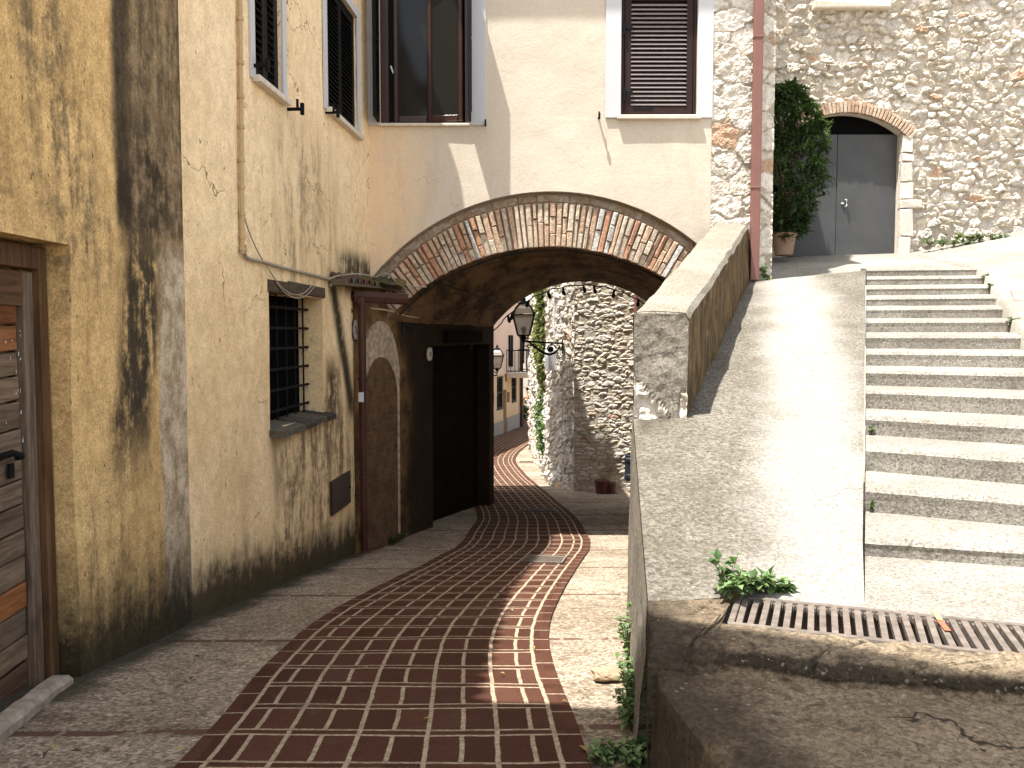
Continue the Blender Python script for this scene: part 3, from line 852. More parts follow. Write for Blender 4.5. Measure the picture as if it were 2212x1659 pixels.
def shutter_leaf(mb, P, du, nrm, wd, ht, mid=True, st=.07, pitch=.052, tilt=.6):
    """louvred leaf: P bottom corner (outer face), du along the width."""
    th = .018
    def bx(u0, u1, z0, z1, d0=0, d1=None):
        d1 = th if d1 is None else d1
        mb.bevbox(P + du * (u0 + u1) / 2 + Z * (z0 + z1) / 2 - nrm * (d0 + (d1 - d0)), (du, nrm, Z), ((u1 - u0) / 2, d1 - d0, (z1 - z0) / 2), .004)
    bx(0, st, 0, ht); bx(wd - st, wd, 0, ht); bx(st, wd - st, 0, st * 1.35); bx(st, wd - st, ht - st, ht)
    if mid: bx(st, wd - st, ht * .52 - st / 2, ht * .52 + st / 2)
    z = st * 1.35 + .03
    a = (nrm * math.cos(tilt) - Z * math.sin(tilt)); b = (nrm * math.sin(tilt) + Z * math.cos(tilt))
    while z < ht - st - .02:
        if not (mid and abs(z - ht * .52) < st * .7):
            mb.box(P + du * wd / 2 + Z * z - nrm * .02, (du, a, b), (wd / 2 - st + .004, .030, .005), None, 1)
        z += pitch

def hook(P, nrm, du, s=1.0):
    h = MB()
    h.tube([P - nrm * .02, P + nrm * .085 * s], .011 * s, 6)
    h.box(P + nrm * .09 * s + Z * .0, (du, nrm, Z), (.012 * s, .010 * s, .035 * s))
    h.box(P + nrm * .06 * s + Z * .03 * s, (du, nrm, Z), (.008 * s, .006 * s, .03 * s))
    return h

def shuttered(parent, P0, du, nrm, wd, ht, rec, matk, leaves=2, band=.11, sillp=.06, pitch=.05, slatm=None):
    """closed window in a painted surround. P0: lower start corner on the wall face."""
    fr = MB()
    for a, b, z0, z1 in ((0, .045, 0, ht), (wd - .045, wd, 0, ht), (.045, wd - .045, ht - .05, ht)):
        fr.bevbox(P0 + du * (a + b) / 2 + Z * (z0 + z1) / 2 - nrm * (rec - .012), (du, nrm, Z), ((b - a) / 2, .012, (z1 - z0) / 2), .003)
    fr.poly([P0 - nrm * (rec + .03) + du * a + Z * b for a, b in ((0, 0), (wd, 0), (wd, ht), (0, ht))])
    win = obj('window', fr, M[matk], parent)
    lw = (wd - .096) / leaves
    for i in range(leaves):
        m = MB(); shutter_leaf(m, P0 + du * (.047 + lw * i + .002) + Z * .012 - nrm * (rec - .03), du, nrm, lw - .004, ht - .07, mid=False, st=.06 if leaves > 1 else .085, pitch=pitch)
        obj('shutter', m, [M[matk], M[slatm or matk]], win)
    sm = MB()
    e = .008
    for a, b, z0, z1 in ((-band, -.002, -.03, ht + band), (wd + .002, wd + band, -.03, ht + band), (-.002, wd + .002, ht + .002, ht + band)):
        sm.bevbox(P0 + du * (a + b) / 2 + Z * (z0 + z1) / 2 + nrm * .012, (du, nrm, Z), ((b - a) / 2, .012, (z1 - z0) / 2), .003)
    obj('surround', sm, M['white'], win)
    sl = MB(); sl.bevbox(P0 + du * wd / 2 - Z * .025 + nrm * (sillp / 2 - .02), (du, nrm, Z), (wd / 2 + .05, sillp / 2 + .03, .026), .006, None, 0, .002)
    obj('sill', sl, M['sill'], win)
    return win
base2 = lambda u, z: Vector((A2.x, A2.y, 0)) + D2 * u + Z * z
wa = shuttered(arc, base2(w1u0, w1z), D2, N2, w1u1 - w1u0, 1.68, .05, 'shutter_dark', 2, .10, .07, .062)
wb = shuttered(arc, base2(w2u0, w2z), D2, N2, w2u1 - w2u0, w2top - w2z - .02, .05, 'shutter_dark', 2, .11, .07, .05)
for win_, (uu, vv) in ((wa, (543, 142)), (wa, (622, 236)), (wb, (703, 243))):
    p = on2(uu, vv); obj('shutter_hook', hook(p, N2, D2, 1.5), M['iron'], win_)

# --- barred window
bm_ = MB()
bd = .20
dark = MB(); dark.poly([base2(a_, z_) - N2 * .262 for a_, z_ in ((bw_a - .2, bw_z0 - .2), (bw_b + .2, bw_z0 - .2), (bw_b + .2, bw_z1 + .2), (bw_a - .2, bw_z1 + .2))])
bwin = obj('barred_window', dark, M['black'], arc)
nb = 6
for i in range(nb):
    t = (i + .5) / nb; b = MB(); u = bw_a + (bw_b - bw_a) * t
    b.tube([base2(u, bw_z0 - .02) - N2 * .17, base2(u, bw_z1 + .02) - N2 * .17], .0095, 6); obj('bar', b, M['iron'], bwin)
for i in range(6):
    z = bw_z0 + (bw_z1 - bw_z0) * (i + .6) / 6.2; b = MB()
    b.box(base2((bw_a + bw_b) / 2, z) - N2 * .158, (D2, N2, Z), ((bw_b - bw_a) / 2 + .02, .007, .012)); obj('bar', b, M['iron'], bwin)
lt = MB()
for a, b, zz in ((bw_a - .03, bw_a + .5, .0), (bw_a + .505, bw_b + .06, .012)):
    lt.bevbox(base2((a + b) / 2, bw_z1 + .05 + zz) - N2 * .10, (D2, N2, Z), ((b - a) / 2, .115, .055), .01, (.8, .8, .8), 0, .006)
obj('lintel', lt, M['lintel'], bwin)
sl = MB()
for i in range(5):
    a = bw_a - .02 + (bw_b - bw_a + .12) * i / 5; b = a + (bw_b - bw_a + .12) / 5 - .012
    c = random.uniform(.8, 2.4)
    sl.bevbox(base2((a + b) / 2, bw_z0 - .02 + random.uniform(-.006, .006)) - N2 * .055, (D2, N2 - Z * .12, Z), ((b - a) / 2, .17, .03), .008, (.05 * c, .042 * c, .03 * c), 0, .006)
obj('sill', sl, attr_mat('mossy_sill_brick', .95, .4, 20, .7, .01), bwin)
# --- hatch
hp = [on2(712, 1036), on2(712, 1108), on2(753, 1092), on2(753, 1020)]
a, b = u2(hp[0]), u2(hp[2]); z0, z1 = (hp[1].z + hp[2].z) / 2, (hp[0].z + hp[3].z) / 2
h = MB(); h.bevbox(base2((a + b) / 2, (z0 + z1) / 2) + N2 * .016, (D2, N2, Z), ((b - a) / 2, .014, (z1 - z0) / 2), .005)
hm = obj('meter_hatch', h, M['hatch'], arc)
h = MB(); h.tube([base2(b - .06, (z0 + z1) / 2) + N2 * .03, base2(b - .06, (z0 + z1) / 2) + N2 * .045], .012, 8); obj('lock', h, M['iron'], hm)

# --- front with the arch opening
CE = onf(1190, 913); RE = abs(onf(1190, 413).z - CE.z)
CI = onf(1190, 1012); RI = abs(onf(1190, 532).z - CI.z)
xl0 = CORNER.x; xr = onf(1537, 300).x
def extr(x):
    d = RE * RE - (x - CE.x) ** 2
    return CE.z + math.sqrt(d) if d > 0 else -9
def zbot(u):
    x = xl0 + u
    if x < CE.x and extr(x) < .55: return .55
    if x > CE.x and extr(x) < -.5: return -.5
    return extr(x)
cwx0, cwx1, cwz = onf(820, 260).x, onf(1013, 260).x, onf(900, 268).z
rwx0, rwx1, rwz = onf(1341, 240).x, onf(1505, 240).x, onf(1400, 250).z
TOPF = 8.2
w = MB()
exu = [xl0 and (CE.x - xl0) + RE * math.sin(math.radians(a)) for a in range(-56, 60, 3)]
exu = [e for e in exu if .01 < e < xr - xl0 - .01]
panel(w, (xl0, YF), X, -Y, 0, xr - xl0, -.5, TOPF,
      [(cwx0 - xl0, cwx1 - xl0, cwz, cwz + 1.95, .22), (rwx0 - xl0, rwx1 - xl0, rwz, rwz + 1.62, .06)],
      amp=.006, step=.2, zbot=zbot, extra_u=exu)
# underside of the plaster edge round the arch
prev = None
for a in np.linspace(-47, 43, 46):
    t = math.radians(a); p = Vector((CE.x + RE * math.sin(t), YF, CE.z + RE * math.cos(t)))
    p = p - Y * rough_off(p, .006)
    q = Vector((p.x, YF + .11, p.z))
    if prev: w.poly([prev[0], p, q, prev[1]])
    prev = (p, q)
# flanks of the tall block so its rear reads as a house
for (xa, ya, xb, yb) in ((xr, YF, xr, 14.2), (xr, 14.2, -.75, 14.2), (-.75, 14.2, -.75, YB - .05), (-.75, YB - .05, -3.5, YB - .05), (-3.5, YB - .05, -3.5, YF), (-3.5, YF, -6.5, YF), (-6.5, YF, -6.5, A2.y)):
    w.poly([(xa, ya, 1.35), (xb, yb, 1.35), (xb, yb, TOPF), (xa, ya, TOPF)])
obj('front_wall', w, M['cream'], arc)

# arch ring of bricks
ring = MB()
backing = MB(); pi_, pe_ = [], []
for a in np.linspace(-49, 50, 50):
    t = math.radians(a)
    pi_.append((CI.x + (RI + .005) * math.sin(t), YF + .062, CI.z + (RI + .005) * math.cos(t)))
    # radial line from CI out to the extrados circle
    d = Vector((math.sin(t), 0, math.cos(t))); f = Vector((CI.x - CE.x, 0, CI.z - CE.z)); bq = f.dot(d); cq = f.dot(f) - RE * RE
    R = -bq + math.sqrt(max(0, bq * bq - cq)); pe_.append((CI.x + (R + .02) * d.x, YF + .11, CI.z + (R + .02) * d.z))
backing.grid([pi_, pe_])
pals = [(.50, .35, .235), (.55, .41, .285), (.48, .33, .22), (.57, .45, .33), (.53, .42, .31), (.50, .41, .31), (.52, .355, .24), (.58, .47, .35)]
rr = random.Random(5)
ang = -45.5
while ang < 47.5:
    wd = rr.uniform(.064, .086); da = math.degrees(wd / (RI + .25))
    t = math.radians(ang + da / 2); d = Vector((math.sin(t), 0, math.cos(t))); tg = Vector((d.z, 0, -d.x))
    f = Vector((CI.x - CE.x, 0, CI.z - CE.z)); bq = f.dot(d); cq = f.dot(f) - RE * RE
    Rm = -bq + math.sqrt(max(.01, bq * bq - cq)) - .135
    if Rm > RI + .1:
        cut = rr.choice([[0, .5, 1], [0, .36, 1], [0, .64, 1], [0, 1], [0, .3, .68, 1], [0, .55, 1]])
        red = rr.random()
        for k in range(len(cut) - 1):
            r0 = RI + (Rm - RI) * cut[k]; r1 = RI + (Rm - RI) * cut[k + 1] - .012
            c0 = rr.choice(pals); 
            if red < .22 and (ang > 10 or ang < -18): c0 = (.45, .24, .145)
            if red > .93: c0 = (.50, .46, .41)
            cc = Vector((CI.x, 0, CI.z)) + d * ((r0 + r1) / 2)
            pr = rr.uniform(-.016, .014)
            ring.bevbox(cc + Y * (YF + .085 + pr), (tg, Y, d), (wd / 2 - rr.uniform(.006, .012), .05, (r1 - r0) / 2), .009, c0, 0, .006)
    # thin outer course under the plaster, its shade put into darker brick colours
    if rr.random() < .5 and Rm > 0:
        cc = Vector((CI.x, 0, CI.z)) + d * (Rm + .055)
        ring.bevbox(cc + Y * (YF + .125), (tg, Y, d), (.12, .04, .045), .008, tuple(x * .62 for x in rr.choice(pals)), 0, .006)
    ang += da
rg = obj('brick_arch', ring, M['voussoir'], arc)
obj('arch_mortar', backing, plain('lime_mortar', (.27, .21, .15), .95, .3, 20, .8), rg)

# vault
XL3 = lambda y: B2.x + D3.x / D3.y * (y - B2.y)
cf = at_y(1260, 608, YB); RB = 2.06; cB = Vector((cf.x, YB, cf.z - RB))
vt = MB(); P = []
NA = 40
def near_pt(s):
    a = math.radians(-47 + 94 * s); return Vector((CI.x + RI * math.sin(a), YF + .06, CI.z + RI * math.cos(a)))
def far_pt(s):
    a = math.radians(-62 + 124 * s); return Vector((cB.x + RB * math.sin(a), YB, cB.z + RB * math.cos(a)))
for k in range(15):
    t = k / 14; r = []
    for i in range(NA + 1):
        s = i / NA; p = near_pt(s).lerp(far_pt(s), t)
        p.z += .035 * mnoise.noise(p * 1.1) + .015 * mnoise.noise(p * 4)
        r.append(p)
    lx = XL3(r[0].y) - .05
    r = [Vector((lx, r[0].y, r[0].z - .05))] + r + [Vector((r[-1].x + .3, r[-1].y, r[-1].z - .02)), Vector((r[-1].x + .3, r[-1].y, -4.2))]
    P.append(r)
vt.grid(P)
# rear face above the vault mouth
top = []; bot = []
for i in range(NA + 1):
    p = far_pt(i / NA); bot.append(p); top.append(Vector((p.x, YB, 1.32)))
vt.grid([bot, top])
vt.poly([(bot[-1].x, YB, -4.2), (bot[-1].x + 1.6, YB, -4.2), (bot[-1].x + 1.6, YB, 1.32), (bot[-1].x, YB, 1.32)])
vt.poly([(-3.5, YB, -4.2), (C3.x, YB, -4.2), (C3.x, YB, 1.35), (-3.5, YB, 1.35)])
vt.poly([(C3.x, YB, -1.2), (far_pt(0).x, YB, far_pt(0).z), (far_pt(0).x, YB, 1.35), (C3.x, YB, 1.35)])
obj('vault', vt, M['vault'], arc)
tr = MB(); slab(tr, [(-.75, 14.2), (xr + 2.2, 14.2), (xr + 2.2, YB), (-.75, YB)], 1.325, .06); obj('terrace', tr, M['step'], arc)

# passage side wall with the doorway
UL = u3(C3)
dj0, dj1 = u3(on3(935, 900)), u3(on3(1058, 900))
dz1 = on3(940, 748).z
w = MB()
panel(w, (B2.x, B2.y), D3, N3, -.02, UL, -3.5, .62, [(dj0, dj1, -3.5, dz1, .32)], amp=.02, step=.2)
w.poly([(B2.x, B2.y, -3.3), (B2.x, B2.y, .62), Vector((B2.x, B2.y, .62)) - N3 * .4, Vector((B2.x, B2.y, -3.3)) - N3 * .4])
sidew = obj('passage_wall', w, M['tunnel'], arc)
b3 = lambda u, z: Vector((B2.x, B2.y, 0)) + D3 * u + Z * z
pd = MB(); pd.bevbox(b3((dj0 + dj1) / 2, (dz1 - 3.3) / 2) - N3 * .27, (D3, N3, Z), ((dj1 - dj0) / 2, .03, (dz1 + 3.3) / 2), .01)
for k in range(3):
    pd.bevbox(b3(dj0 + (dj1 - dj0) * .5, -3.0 + k * .85 + .4) - N3 * .235, (D3, N3, Z), ((dj1 - dj0) * .38, .012, .34), .008)
obj('passage_door', pd, M['passdoor'], arc)
tb = MB(); tb.bevbox(b3((dj0 + dj1) / 2 - .12, dz1 + .14) + N3 * .04, (D3, N3, Z), ((dj1 - dj0) * .30, .05, .09), .01)
obj('lintel_box', tb, M['passdoor'], arc)
# bricked-up doorway: pale reveal and brick infill
def archpoly(mb, u0, u1, z0, zs, off, col, mat=0, seg=14, th=.05):
    c = (u0 + u1) / 2; r = (u1 - u0) / 2; pts = [(u0, z0), (u1, z0), (u1, zs)]
    rise = r * 1.15
    for k in range(1, seg): pts.append((c + r * math.cos(math.pi * k / seg), zs + rise * math.sin(math.pi * k / seg)))
    pts.append((u0, zs))
    f = [b3(u, z) + N3 * (off + rough_off(b3(u, z), .02)) for u, z in pts]; bk = [b3(u, z) - N3 * th for u, z in pts]
    n = len(pts); fi = [mb.vert(p) for p in f]; bi = [mb.vert(p) for p in bk]
    mb.face(fi, col, mat)
    for i in range(n): mb.face((fi[i], bi[i], bi[(i + 1) % n], fi[(i + 1) % n]), col, mat)
nu0, nu1 = u3(on3(779, 1000)), u3(on3(859, 1000))
nz = on3(820, 760).z
m = MB(); archpoly(m, nu0, nu1, -2.9, nz - .25, .035, (.44, .33, .22)); blk = obj('blocked_doorway', m, attr_mat('flaking_render', .95, .5, 14, .8, .02), arc)
m = MB(); archpoly(m, nu0 + .03, nu1 - .13, -2.9, nz - .62, .052, None)
def brick_infill():
    n = NT('brick_infill'); x, y, z = n.xyz()
    rw = n.m('FRACT', n.m('DIVIDE', n.m('ADD', z, n.m('MULTIPLY', n.noise(4, 3), .06)), .075))
    j = n.ramp(rw, .14, .06)
    c = n.mix(n.ramp(n.noise(6, 5, .7), .35, .65), (.15, .085, .045), (.075, .045, .025))
    c = n.mix(n.m('MULTIPLY', j, .6), c, (.22, .17, .12))
    c = n.mix(n.ramp(z, -.7, .1, 0, .7), c, (.13, .09, .055))
    return n.done(c, .95, n.bump(n.m('MULTIPLY_ADD', j, -1.0, n.noise(30, 4)), .8, .015), .1)
obj('brick_infill', m, brick_infill(), blk)

# tiled ledge over the setback
ld = MB()
L0, L1 = on2(708, 600), Vector((CORNER.x, CORNER.y, on2(797, 610).z)); L2 = onf(872, 628)
def tile_run(mb, p, q, nrm, n, depth=.22):
    for i in range(n):
        t = (i + .5) / n; c = p.lerp(q, t); d = (q - p).normalized()
        pts = []
        for k in range(7):
            a = math.pi * k / 6
            pts.append(d * (math.cos(a) * .085) + Z * (math.sin(a) * .05))
        c0 = c + Z * .05 - nrm * .06; c1 = c + nrm * depth - Z * .05 + Z * random.uniform(-.012, .012)
        cc = tuple(x * random.uniform(.3, .75) for x in (.17, .125, .07))
        mb.grid([[c0 + s for s in pts], [c1 + s * .9 for s in pts]], cc)
        mb.grid([[c0 + s * .8 - Z * .012 for s in pts], [c1 + s * .72 - Z * .012 for s in pts]], cc)
    d = (q - p).normalized()
    mb.box((p + q) / 2 + nrm * .06 - Z * .045, (d, nrm, Z), ((q - p).length / 2, .14, .035), (.13, .10, .065))
tile_run(ld, L0, L1, N2, 7); tile_run(ld, L1 + X * .05, Vector((L2.x, YF, L1.z - .04)), -Y, 4, .30)
obj('tile_ledge', ld, M['tile'], arc)

# brown gutter and downpipe in front of the setback
gp = at_y(782, 700, B2.y - .02); gz0 = at_y(782, 642, gp.y).z
pp = MB(); pr = .047
bz = street_h(gp.y) + .03
pp.tube([(gp.x, gp.y, gz0), (gp.x, gp.y, -1.1), (gp.x + .004, gp.y, bz)], pr, 14)
for zz in (gz0 - .08, -.55, -1.75): pp.tube([(gp.x, gp.y, zz - .02), (gp.x, gp.y, zz + .02)], pr + .009, 14)
pipe = obj('downpipe', pp, M['copper'], arc)
sk = MB(); q = at_y(780, 858, gp.y - pr - .004); sk.bevbox(q + Y * .004, (X, Y, Z), (.032, .003, .058), .001); obj('sticker', sk, M['utility'], pipe)
gt = MB(); ga = at_y(762, 640, gp.y - .02); gb = at_y(878, 646, gp.y + .25)
gd = (gb - ga).normalized(); gs = Vector((gd.y, -gd.x, 0)).normalized()
prof = [(.075, .06), (.072, .0), (.05, -.055), (0, -.07), (-.05, -.055), (-.072, .0), (-.075, .06)]
prof2 = [(a * .86, b * .86 + .008) for a, b in prof[::-1]]
full = prof + prof2 + [prof[0]]
gt.grid([[p + gs * a + Z * b for a, b in full] for p in (ga, ga.lerp(gb, .45), gb)])
gt.poly([ga + gs * a + Z * b for a, b in prof]); gt.poly([gb + gs * a + Z * b for a, b in prof])
for t in (.22, .62): 
    p = ga.lerp(gb, t); gt.grid([[p + gd * e + gs * a * 1.08 + Z * (b * 1.08) for a, b in prof] for e in (-.02, .02)])
gt.tube([ga + gd * .06 - Z * .06, Vector((gp.x, gp.y, gz0 - .02))], [.062, .05], 12)
obj('gutter', gt, M['copper'], arc)
el = MB(); e0 = at_y(752, 655, gp.y - .03)
el.tube([e0 + Vector((.06, 0, .10)), e0 + Vector((0, 0, .03)), e0 + Vector((-.005, 0, -.05)), e0 + Vector((.05, 0, -.11))], [.028, .034, .034, .02], 10); obj('overflow_bend', el, M['hatch'], pipe)

# --- centre window: open louvred shutters edge-on, brown casements behind
WH = 1.95
fw = MB()
def fbox(mb, x0, x1, z0, z1, y0, y1, b=.006, col=None):
    mb.bevbox(((x0 + x1) / 2, (y0 + y1) / 2, (z0 + z1) / 2), (X, Y, Z), ((x1 - x0) / 2, abs(y1 - y0) / 2, (z1 - z0) / 2), b, col)
ww = cwx1 - cwx0
def px(u): return onf(u, 250).x
yc = YF + .10
fbox(fw, cwx0 + .004, px(838), cwz + .012, cwz + WH, yc, yc + .06); fbox(fw, px(1003), cwx1 - .004, cwz + .012, cwz + WH, yc, yc + .06)
fbox(fw, px(838), px(1003), cwz + .012, cwz + .05, yc, yc + .06)
cwin = obj('window', fw, M['frame'], arc)
def casement(x0, x1, yy, tilt):
    m = MB(); s = .062
    d = Vector((math.cos(tilt), math.sin(tilt), 0)); nn = Vector((d.y, -d.x, 0)); L = (x1 - x0)
    P0 = Vector((x0, yy, cwz + .045))
    for a, b, z0, z1 in ((0, s, 0, WH - .1), (L - s, L, 0, WH - .1), (s, L - s, 0, .085), (s, L - s, WH - .19, WH - .1)):
        m.bevbox(P0 + d * (a + b) / 2 + Z * (z0 + z1) / 2, (d, nn, Z), ((b - a) / 2, .024, (z1 - z0) / 2), .012)
    o = obj('casement', m, M['frame'], cwin)
    g = MB(); g.poly([P0 + d * a + Z * z + nn * .004 for a, z in ((s - .005, .08), (L - s + .005, .08), (L - s + .005, WH - .18), (s - .005, WH - .18))])
    return o, g, d, P0
c1, g1, d1_, p1_ = casement(px(848), px(932), yc + .035, .0)
c2, g2, d2_, p2_ = casement(px(922), px(1001), yc + .01, -.16)
for g_ in (g1, g2): obj('pane', g_, M['pane'], cwin)
hd = MB(); q = at_y(845, 145, yc - .01); hd.tube([q, q + Vector((0, -.03, 0)), q + Vector((.03, -.045, -.09))], [.010, .011, .008], 8); obj('window_handle', hd, M['utility'], cwin)
rm = MB()
rm.poly([(cwx0, YF + .6, cwz - .1), (cwx1, YF + .6, cwz - .1), (cwx1, YF + .6, cwz + WH + .1), (cwx0, YF + .6, cwz + WH + .1)])
obj('room_shade', rm, M['black'], cwin)
for xx, sgn in ((cwx0 + .006, 1), (cwx1 - .006, -1)):
    m = MB(); dd = Vector((.045 * (1 if sgn < 0 else -.04), -1, 0)).normalized()
    shutter_leaf(m, Vector((xx, YF - .01, cwz + .02)), dd, Vector((sgn, 0, 0)), .345, WH - .03, mid=True, st=.055, pitch=.052, tilt=.75)
    obj('shutter', m, [M['shutter_dark']] * 2, cwin)
sm = MB()
xa0, xa1 = px(793), px(1050)
for a, b, z0, z1 in ((xa0, cwx0 - .002, cwz - .02, 6.2), (cwx1 + .002, xa1, cwz - .02, 6.2)):
    sm.bevbox(((a + b) / 2, YF - .010, (z0 + z1) / 2), (X, Y, Z), ((b - a) / 2, .012, (z1 - z0) / 2), .003)
obj('surround', sm, M['white'], cwin)
sl = MB(); sl.bevbox(((cwx0 + cwx1) / 2, YF + .03, cwz - .014), (X, Y, Z), (ww / 2 + .01, .075, .017), .005, None, 0, .002); obj('sill', sl, M['sill'], cwin)
p = onf(1049, 270); obj('shutter_hook', hook(p, -Y, X, 1.0), M['iron'], cwin)

# --- right window
rwin = shuttered(arc, Vector((rwx0, YF, rwz)), X, -Y, rwx1 - rwx0, 1.60, .06, 'shutter', 1, .20, .05, .0545, 'slat')
p = onf(1293, 255); obj('shutter_hook', hook(p, -Y, X, 1.1), M['iron'], rwin)
for vv in (58, 200):
    q = onf(1352, vv); hg = MB()
    hg.box(Vector((q.x + .03, YF + .01, q.z)), (X, Y, Z), (.06, .008, .022)); hg.tube([(q.x - .02, YF - .0, q.z - .10), (q.x - .02, YF - .0, q.z + .06)], .013, 8)
    obj('hinge', hg, M['iron'], rwin)
st = MB(); q = onf(1390, 236); st.box((q.x, YF - .002, q.z), (X, Y, Z), (.13, .006, .016)); obj('strap', st, M['iron'], rwin)

# --- roof: two wings, lane and front eaves; unseen rear edge made up to cast shade
rf = MB()
slab(rf, [Vector((xl0 + .35, YF - .60, 0)), Vector((xr + .1, YF - .60, 0)), Vector((xr + .1, 14.4, 0)), Vector((-.72, 14.4, 0)), Vector((-.86, 16.35, 0)), Vector((-1.0, 16.6, 0)), Vector((-1.35, 17.0, 0)), Vector((-1.8, 16.7, 0)), Vector((-2.2, 16.5, 0)), Vector((-3.6, 16.48, 0)), Vector((-3.6, YF + .5, 0)), Vector((xl0 + .35, YF + .5, 0))], 7.05, .14)
e = [Vector((A2.x, A2.y, 0)) + N2 * .05, Vector((CORNER.x, CORNER.y, 0)) + N2 * .15]
slab(rf, scallop(e[0], e[1]) + [e[1], Vector((CORNER.x, YF - .02, 0)), Vector((-6.5, YF - .02, 0)), Vector((-6.5, A2.y, 0))], 5.68, .13)
obj('roof', rf, bpy.data.materials['roof_clay'], arc)
# ================================================================== RAMP, STAIRS, KERB
ZL = -1.0
TV = {14: (1163, 1201), 13: (1053, 1106), 12: (966, 1018), 11: (900, 940), 10: (843, 883), 9: (800, 833), 8: (760, 790), 7: (725, 753), 6: (693, 718), 5: (666, 688), 4: (643, 661), 3: (621, 638), 2: (600, 616), 1: (581.5, 596.5)}
def edge_u(v): return 1868 + 4 * (1293 - v) / 700 if v < 1293 else 1868
SY = {i: 3.8 + .59 * (14 - i) for i in TV}
LT = {i: at_y(edge_u(TV[i][0]), TV[i][0], SY[i]) for i in TV}      # nosing, left end
LBt = {i: at_y(edge_u(TV[i][1]), TV[i][1], SY[i]) for i in TV}     # foot of the riser
TH = {14: 18, 13: 30, 12: 36, 11: 36, 10: 34, 9: 31, 8: 28, 7: 23, 6: 19, 5: 16, 4: 14, 3: 12, 2: 10, 1: 8}
WD = {i: 1.24 for i in TV}; WD.update({1: 1.38, 2: 1.37, 3: 1.35, 4: 1.32, 5: 1.29, 6: 1.26, 14: 2.2, 13: 1.75, 12: 1.55, 11: 1.45, 10: 1.38, 9: 1.32, 8: 1.28})
def dirv(i): a = math.radians(TH[i]); return Vector((math.cos(a), -math.sin(a), 0))
RT = {i: LT[i] + dirv(i) * WD[i] for i in TV}

A = at_z(1400, 1302, ZL); GLB = at_z(1600, 1287, ZL); GLF = at_z(1571, 1348, ZL)
GD = (at_z(2212, 1420, ZL) - GLF); GD.z = 0; GD.normalize(); GN = Vector((-GD.y, GD.x, 0))
GDEP = (GLB - GLF).dot(GN)
GLEN = 2.0
GLB = GLF + GN * GDEP + GD * .02
E1 = at_y(1368, 905, 5.65)
def ramp_left(t): return A.lerp(E1, t)
# parapet corners
PFL, PFR = at_y(1370, 672, 5.65), at_y(1490, 675, 5.65)
PBL, PBR = at_y(1545, 478, YF - .02), at_y(1617, 484, YF - .02)
PB_base_r = at_y(1621, 606, YF - .05); PF_base_r = at_y(1481, 911, 5.65)

stations = []                                    # (left point, right point)
foot = at_z(1868, 1312, ZL)
rowsL = [GLB * 1.0, A.lerp(E1, .12)]
order = list(range(14, 0, -1))
R0 = [A, GLB.lerp(A, .02), foot]
def rampz_noise(p): return .012 * mnoise.noise(Vector((p.x * 1.7, p.y * 1.7, 3))) + .005 * mnoise.noise(Vector((p.x * 6, p.y * 6, 1)))
rows = []
NC = 18
def resample(poly, n):
    L = [0]
    for a, b in zip(poly, poly[1:]): L.append(L[-1] + (b - a).length)
    out = []
    for k in range(n + 1):
        s = L[-1] * k / n; j = 0
        while j < len(poly) - 2 and s > L[j + 1]: j += 1
        t = (s - L[j]) / max(1e-6, L[j + 1] - L[j]); out.append(poly[j].lerp(poly[j + 1], t))
    return out
def addrow(a, b, crown=0.0):
    r = []
    for k in range(NC + 1):
        t = k / NC; p = a.lerp(b, t); p = Vector(p); p.z += crown * math.sin(math.pi * t) + (rampz_noise(p) if 0 < k < NC else 0); r.append(p)
    rows.append(r)
rows.append([Vector(p) for p in resample([A, GLB, foot], NC)])
keys = []
for i in order: keys.append((LBt[i] + Vector((-.005, 0, .0)), LT[i]))
seq = []
for n_, i in enumerate(order):
    mid = (LBt[i] + LT[i]) / 2 + Vector((-.012, 0, .025)); seq.append(mid)
ymin, ymax = seq[0].y, E1.y
pl0, pl1 = PFL.lerp(PFR, .5), PBL.lerp(PBR, .5)
pl0 = Vector((pl0.x, pl0.y, PF_base_r.z)); pl1 = Vector((pl1.x, pl1.y, PB_base_r.z))
for n_, p in enumerate(seq):
    yl = 3.35 + (p.y - 3.8) * .98
    if yl < E1.y - .05:
        L = A.lerp(E1, (yl - A.y) / (E1.y - A.y)); cr = .015
    else:
        if not any(abs(r[0].y - E1.y) < .02 for r in rows):
            q = seq[n_ - 1].lerp(p, .5); addrow(E1, q, .012)
        t = (yl - E1.y) / (YF - .02 - E1.y)
        L = pl0.lerp(pl1, min(1, t)); cr = .01
    addrow(L, p, cr)
# plateau in front of the stone house
zdoor = at_y(1860, 556, YS).z
addrow(Vector((3.05, YF + .75, .70)), LT[1] + Vector((.08, .34, .005)))

rp = MB(); rp.grid(rows)
tag(obj('ramp', rp, M['ramp'], smooth=True), kind='structure')

# landing beside the ramp in front of the lowest step
ld = MB()
far0 = foot + (GLB + GD * GLEN - GLB).normalized() * 1.8; far0.z = ZL
b0 = LBt[14]; b1 = RT[14] + Vector((0, 0, LBt[14].z - LT[14].z))
ld.grid([[foot.lerp(far0, k / 12) + Vector((0, 0, rampz_noise(foot.lerp(far0, k / 12)) * .6)) for k in range(13)], [b0.lerp(b1, k / 12) for k in range(13)], [b0.lerp(b1, k / 12) + Vector((.1, .25, .0)) for k in range(13)]])
tag(obj('landing', ld, M['step'], smooth=True), kind='structure')

